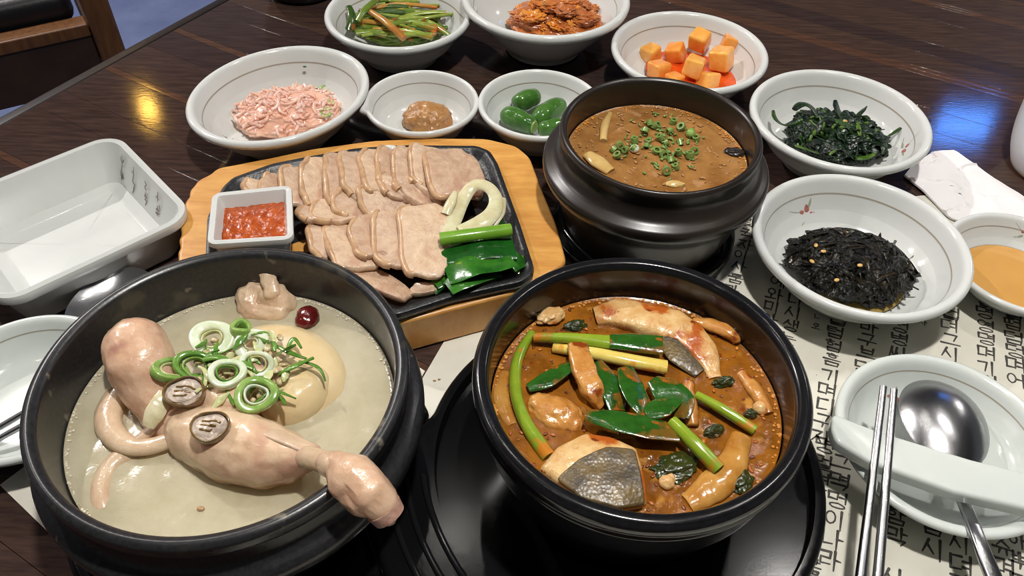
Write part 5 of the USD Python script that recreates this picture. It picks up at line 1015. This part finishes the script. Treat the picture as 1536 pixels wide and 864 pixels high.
for i in range(150):
    a = r5.uniform(0, 2*PI); q = math.sqrt(r5.uniform(0, 1)); l = rotz(-0.30) @ V(q*.034*math.cos(a), q*.0245*math.sin(a), 0); z = .0165+.0118*math.sqrt(max(0.03, 1-q*q))
    dr = r5.normal(-0.3, 0.9); L_ = r5.uniform(.0045, .0105); e_ = V(math.cos(dr), math.sin(dr), 0)*L_; c_ = V(cD[0], cD[1], z)+l; tz = lambda s: r5.uniform(-.003, .0035)
    pts = [c_-e_+V(0, 0, tz(0)-.002*q), c_-e_*0.3+V(*r5.normal(0, .0015, 2), tz(0)), c_+e_*0.4+V(*r5.normal(0, .0015, 2), tz(0)), c_+e_+V(0, 0, tz(0)-.003*q)]
    st = r5.random() < 0.2
    sp1.add('leaf' if not st else 'stem', sweep(pts, [.0010, r5.uniform(.002, .0046), r5.uniform(.002, .0046), .0008] if not st else [.0012, .0014, .0012], .0006 if not st else .0011, 18, 10, twist=r5.uniform(-2.5, 2.5), wave=r5.uniform(0, .0012), wn=3, seed=i), M['spinach'][int(r5.choice([0, 1, 2, 0, 2])) if not st else 3], 60)
for pts, w_, k_ in (([(1160, 166, .030), (1163, 178, .028), (1178, 188, .026), (1196, 184, .028)], .0024, 1), ([(1192, 164, .034), (1205, 156, .034), (1218, 162, .033), (1226, 178, .030)], .0045, 0), ([(1253, 151, .033), (1256, 166, .032), (1262, 180, .030)], .003, 2), ([(1284, 176, .028), (1294, 166, .029), (1300, 160, .030)], .0022, 0),
                    ([(1330, 206, .022), (1345, 196, .024), (1360, 186, .026), (1373, 179, .028)], .0017, 1), ([(1290, 204, .0295), (1288, 194, .031), (1286, 184, .032)], .0018, 3), ([(1192, 218, .026), (1210, 224, .025), (1228, 230, .022)], .0022, 3), ([(1285, 238, .022), (1300, 236, .0225), (1314, 228, .021)], .0032, 3)):
    sp1.add('leaf', sweep([at(*p_) for p_ in pts], [w_*0.5, w_, w_, w_*0.3], w_*0.28, 20, 10, twist=0.8), M['spinach'][k_], 60)
single('sesame_cluster', blob(at(1266, 183, .0300), (.0026, .002, .0016), .3, 3, 4, 3), M['sesame'], 'pale crumb of sesame on top of the spinach', 'sesame', smooth=True)
# radish kimchi
M['radish_cube'] = [mat(f'radish_kimchi_{i}', a, 0.18, b, 60, bump=0.15, bscale=160, bdist=0.0008, subsurface_weight=0.25, subsurface_scale=0.004, subsurface_radius=(1, 0.45, 0.15), extra_spots=[(75, 0.63, srgb(206, 72, 20))]) for i, (a, b) in enumerate([(srgb(244, 178, 92), srgb(232, 148, 62)), (srgb(240, 160, 76), srgb(226, 128, 50))])]
M['kimchi_juice'] = mat('red_kimchi_juice', srgb(196, 62, 18), 0.12, srgb(214, 88, 30), 90, bump=0.3, bscale=200, bdist=0.0006)
cj = at(1040, 108, .012)
single('kimchi_juice', lathe([(0, -.002), (.036, -.001), (.041, .0012), (.040, .0022), (0, .0022)], (cj[0], cj[1], .0105), 64), M['kimchi_juice'], 'pool of red kimchi juice under the radish cubes', 'juice', smooth=True)
rc_ = [(976, 80, .017, .0145, .3, 'leftmost radish cube at the back of the pile'), (1013, 79, .0195, .0145, .8, 'radish cube standing in the middle of the pile'), (1050, 60, .0285, .0155, .5, 'topmost radish cube at the back of the pile'), (1094, 68, .0245, .0150, 1.0, 'radish cube at the back right of the pile'), (1083, 88, .0235, .0170, .6, 'large radish cube at the right of the pile'),
       (989, 106, .0165, .0150, .2, 'radish cube at the front left of the pile'), (1042, 100, .0230, .0155, .75, 'radish cube tilted in the front middle of the pile'), (1010, 122, .013, .0135, .4, 'low radish cube at the front, half hidden by the brown pot'), (1062, 122, .0145, .0155, .2, 'flat radish cube at the front right in the juice')]
for i, (x, y, z_, s_, rz_, lb) in enumerate(rc_):
    r6 = np.random.default_rng(50+i); h_ = s_/2; rr_ = .0022
    hull = m3.Manifold.batch_hull([m3.Manifold.sphere(rr_, 14).translate(tuple((h_-rr_)*V(a, b, c)*(1+r6.normal(0, .07, 3)))) for a in (-1, 1) for b in (-1, 1) for c in (-1, 1)])
    v, f = vf(hull.refine_to_length(.0015)); v = v @ (rotz(rz_+.4) @ rotax((1, 0, 0), r6.uniform(-.45, .45)) @ rotax((0, 1, 0), r6.uniform(-.4, .4))).T
    v += (meshkit.fbm(v*150+i, 3, i)-0.5)[:, None]*.0009*v/np.linalg.norm(v, axis=1, keepdims=True)
    single('radish_cube', (v+at(x, y, z_), f), M['radish_cube'][i % 2], lb, 'radish kimchi', 'cubed radish kimchi in the white bowl', smooth=50)
# chillies
M['chilli'] = mat('green_chilli', srgb(74, 116, 48), 0.12, srgb(48, 88, 34), 60, bump=0.12, bscale=120, bdist=0.0006)
M['chilli_cut'] = mat('cut_chilli_flesh', srgb(150, 176, 96), 0.2, srgb(106, 140, 60), 220, bump=0.4, bscale=260)
for p0, p1, r_, cut, lb in (((752, 172), (801, 190), .0086, 1, 'green chilli piece at the front left, its cut end facing the board'), ((800, 186), (846, 156), .0086, 0, 'light green chilli piece leaning at the right of its bowl'), ((770, 160), (808, 144), .0080, 0, 'dark green chilli piece at the back of its bowl'), ((806, 198), (850, 190), .0070, 0, 'green chilli piece lowest, partly hidden at the right front')):
    a_, b_ = at(*p0, .0175), at(*p1, .0185); d_ = b_-a_; t = Thing('green_chilli', lb, 'chilli', (a_+b_)/2, 'green chilli peppers in the small bowl')
    qs = np.linspace(0, 1, 24); prof_ = r_*np.clip(1-np.abs((qs-0.5)*2)**3.2, 0.0, 1)**0.5; prof_ = np.maximum(prof_, r_*0.05)
    if cut: prof_ = r_*np.where(qs < 0.6, np.clip(1-np.abs((qs-0.5)*2)**3.2, 0, 1)**0.5, 0.97-0.25*(qs-0.6)/0.4)
    cv, cf = sweep([a_, (a_+b_)/2+V(0, 0, .0012), b_], list(prof_), None, 48, 26); dv = cv-(a_+b_)/2
    cv = cv+dv/np.linalg.norm(dv, axis=1, keepdims=True)*((meshkit.fbm(cv*95+r_*900, 3, 6)-0.5)*.0034)[:, None]
    t.add('skin', (cv, cf), M['chilli'], 70)
    if cut:
        n_ = d_/np.linalg.norm(d_); t.add('cut_end', sweep([b_-n_*.0006, b_+n_*.0010], [r_*0.62, r_*0.50], None, 5, 22), M['chilli_cut'], 40, label='pale cut end of the chilli')
# soybean paste
M['paste'] = mat('brown_soybean_paste', srgb(176, 128, 74), 0.24, srgb(146, 98, 50), 90, bump=0.7, bscale=210, bdist=0.0014, extra_spots=[(120, 0.64, srgb(128, 84, 40))])
pv, pf = blob((0, 0, 0), (.0190, .0155, .0130), .22, 2.2, 8, 5, octaves=5); pv[:, 2] = np.where(pv[:, 2] < -0.004, -0.004, pv[:, 2])
pc_ = at(641, 180, .010)
single('soybean_paste', (pv+V(pc_[0], pc_[1], .0105), pf), M['paste'], 'mound of coarse brown soybean paste in the small white bowl', 'paste', smooth=60)
# pink salted shrimp
M['shrimp'] = [mat(f'salted_shrimp_{i}', a, 0.22, b, 90, bump=0.3, bscale=260, bdist=0.0006, subsurface_weight=0.3, subsurface_scale=0.003, subsurface_radius=(1, 0.5, 0.4)) for i, (a, b) in enumerate([(srgb(250, 206, 190), srgb(240, 182, 162)), (srgb(246, 194, 170), srgb(236, 168, 140))])]
cA = at(432, 170, .014)
shr = Thing('salted_shrimp', 'heap of small pink salted shrimp in the white bowl at the upper left', 'salted shrimp', (cA[0], cA[1], .008))
hv, hf = blob((0, 0, 0), (.0395, .0275, .0140), .22, 2.6, 33, 5, octaves=4); hv = hv @ rotz(0.28).T; hv[:, 2] = np.maximum(hv[:, 2], -.004)
shr.add('mass', (floor_at(hv+V(cA[0], cA[1], .0135), .0069), hf), M['shrimp'][1], 60)
r7 = np.random.default_rng(61); ms = [[], []]
for i in range(300):
    a = r7.uniform(0, 2*PI); q = math.sqrt(r7.uniform(0, 1)); l = rotz(0.28) @ V(q*.0390*math.cos(a), q*.0270*math.sin(a), 0); z = .0135+.0138*math.sqrt(max(0.03, 1-q*q))+r7.uniform(-.001, .0016)
    dr = r7.uniform(0, 2*PI); L_ = r7.uniform(.0025, .0062); e_ = V(math.cos(dr), math.sin(dr), r7.normal(0, .25))*L_; n_ = V(-e_[1], e_[0], 0)*r7.uniform(-.7, .7); c_ = V(cA[0], cA[1], z)+l; w_ = r7.uniform(.0009, .0019)
    ms[i % 2].append(sweep([c_-e_, c_+n_, c_+e_], [w_*0.7, w_, w_*0.35], w_*0.8, 9, 7))
for k_ in (0, 1): shr.add('shrimp', join(ms[k_]), M['shrimp'][k_], 60, kind='stuff')
r8 = np.random.default_rng(62)
for i in range(16):
    x, y = r8.normal(487, 9), r8.normal(158, 13); c_ = at(x, y, .0215-0.00008*(y-140)*0); dr = r8.uniform(0, 6); e_ = V(math.cos(dr), math.sin(dr), .1)*r8.uniform(.0015, .0035)
    shr.add('scallion_bit', sweep([c_-e_, c_+V(0, 0, .0006), c_+e_], .0011, .0007, 7, 7), M['ring_green'] if i % 2 else M['pith'], 60)
single('green_fleck', blob(at(457, 100, .0300), (.0015, .001, .0006), .1, 2, 3, 2), M['scallion_dark'], 'single green fleck on the back wall of the shrimp bowl', 'food fleck', smooth=True)
# green stems
M['stem'] = [mat(f'seasoned_stem_{i}', a, 0.2, b, 50, (0.38, 0.62), bump=0.25, bscale=200, bdist=0.0006, extra_spots=[(70, 0.60, srgb(176, 100, 40))]) for i, (a, b) in enumerate([(srgb(112, 132, 46), srgb(74, 98, 32)), (srgb(146, 160, 68), srgb(106, 124, 44)), (srgb(66, 92, 36), srgb(40, 62, 24)), (srgb(186, 140, 60), srgb(156, 100, 44))])]
cB = at(600, 28, .022)
gl = 'green stem coated in chilli seasoning, one of the pile in the spouted bowl'
r9 = np.random.default_rng(71)
single('stem_tangle', (floor_at(blob((0, 0, 0), (.040, .026, .013), .30, 2.4, 5, 5)[0]+V(cB[0], cB[1], .0145), .0070), ico(5).faces), M['stem'][0], 'tangle of dark seasoned stems under the topmost ones in the spouted bowl', 'vegetable', smooth=60)
for i in range(60):
    x, y = r9.uniform(545, 655), r9.uniform(-6, 52); z = .026+.006*r9.random()-0.006*abs(x-600)/60-0.004*abs(y-24)/30; c_ = at(x, y, z)
    dr = r9.normal(-0.12, 0.38); L_ = r9.uniform(.013, .026); e_ = V(math.cos(dr), math.sin(dr), r9.normal(0, .08))*L_; w_ = r9.uniform(.0020, .0036)
    single('garlic_chive', sweep([c_-e_, c_+V(*r9.normal(0, .0015, 2), .001), c_+e_], [w_*0.8, w_, w_*0.8], w_*0.6, 16, 10, twist=r9.uniform(-1, 1)), M['stem'][int(r9.choice([0, 1, 1, 1, 2, 3]))], gl, 'vegetable', 'seasoned green stems in the spouted bowl', smooth=60)
single('orange_stem', sweep([at(556, 18, .0335), at(580, 34, .0340), at(606, 58, .0290)], [.0026, .0034, .0032], .0026, 24, 12), M['stem'][3], 'thick orange stem lying across the front of the green pile', 'vegetable', smooth=60)
single('upright_stem', sweep([at(523, 10, .036), at(528, 26, .033), at(524, 46, .026)], [.0030, .0036, .004], .0016, 20, 10, twist=.6), M['stem'][2], 'dark green leafy stem standing at the left of the pile', 'vegetable', smooth=60)
single('upright_stem', sweep([at(570, -4, .036), at(548, 14, .036), at(536, 32, .031)], [.0026, .0036, .003], .0018, 20, 10), M['stem'][0], 'bent green stem looping over the left of the pile', 'vegetable', smooth=60)
# stewed kimchi
M['kimchi'] = [mat(f'stewed_kimchi_{i}', a, 0.16, b, 70, (0.35, 0.66), bump=0.5, bscale=200, bdist=0.0012, extra_spots=[(55, 0.62, c)]) for i, (a, b, c) in enumerate([(srgb(206, 128, 62), srgb(172, 90, 38), srgb(136, 116, 58)), (srgb(190, 112, 56), srgb(156, 80, 36), srgb(186, 150, 84)), (srgb(224, 150, 60), srgb(206, 116, 42), srgb(180, 100, 40))])]
cK = at(836, 28, .026)
kim = Thing('stewed_kimchi', 'orange red heap of stewed kimchi in the deep bowl at the top', 'kimchi', (cK[0], cK[1], .012))
hv, hf = blob((0, 0, 0), (.042, .030, .0150), .30, 2.4, 15, 5, octaves=4); kim.add('heap', (floor_at(hv+V(cK[0], cK[1], .0215), .0094), hf), M['kimchi'][1], 60)
for i in range(46):
    a = r9.uniform(0, 2*PI); q = math.sqrt(r9.uniform(0, 1)); z = .0215+.0150*math.sqrt(max(.03, 1-q*q))+.001
    kim.add('piece', blob(V(cK[0]+q*.041*math.cos(a), cK[1]+q*.029*math.sin(a), z), (r9.uniform(.003, .0085), r9.uniform(.003, .006), r9.uniform(.0018, .0035)), .75, 3.2, i, 4, R=rotz(r9.uniform(0, 3)) @ rotax((1, 0, 0), r9.normal(0, .4))), M['kimchi'][i % 3], 60)
for x, y, z_, a_ in ((822, 8, .042, .010), (850, 16, .042, .009), (880, 26, .036, .010), (800, 24, .037, .010)):
    kim.add('piece', blob(at(x, y, z_), (a_, .007, .004), .6, 3, int(x), 4), M['kimchi'][int(x) % 3], 60)
# tan sauce
M['tan_sauce'] = mat('tan_dipping_sauce', srgb(206, 156, 86), 0.1, srgb(200, 148, 78), 20)
ct = V(0.3245, 0.3790)
single('tan_sauce', lathe([(0, -.004), (.030, -.003), (.0335, .0), (.0325, .0003), (0, .0)], (ct[0]+.0005, ct[1]-.001, .0100), 72), M['tan_sauce'], 'smooth tan dipping sauce in the small dish at the right edge', 'sauce', smooth=True)
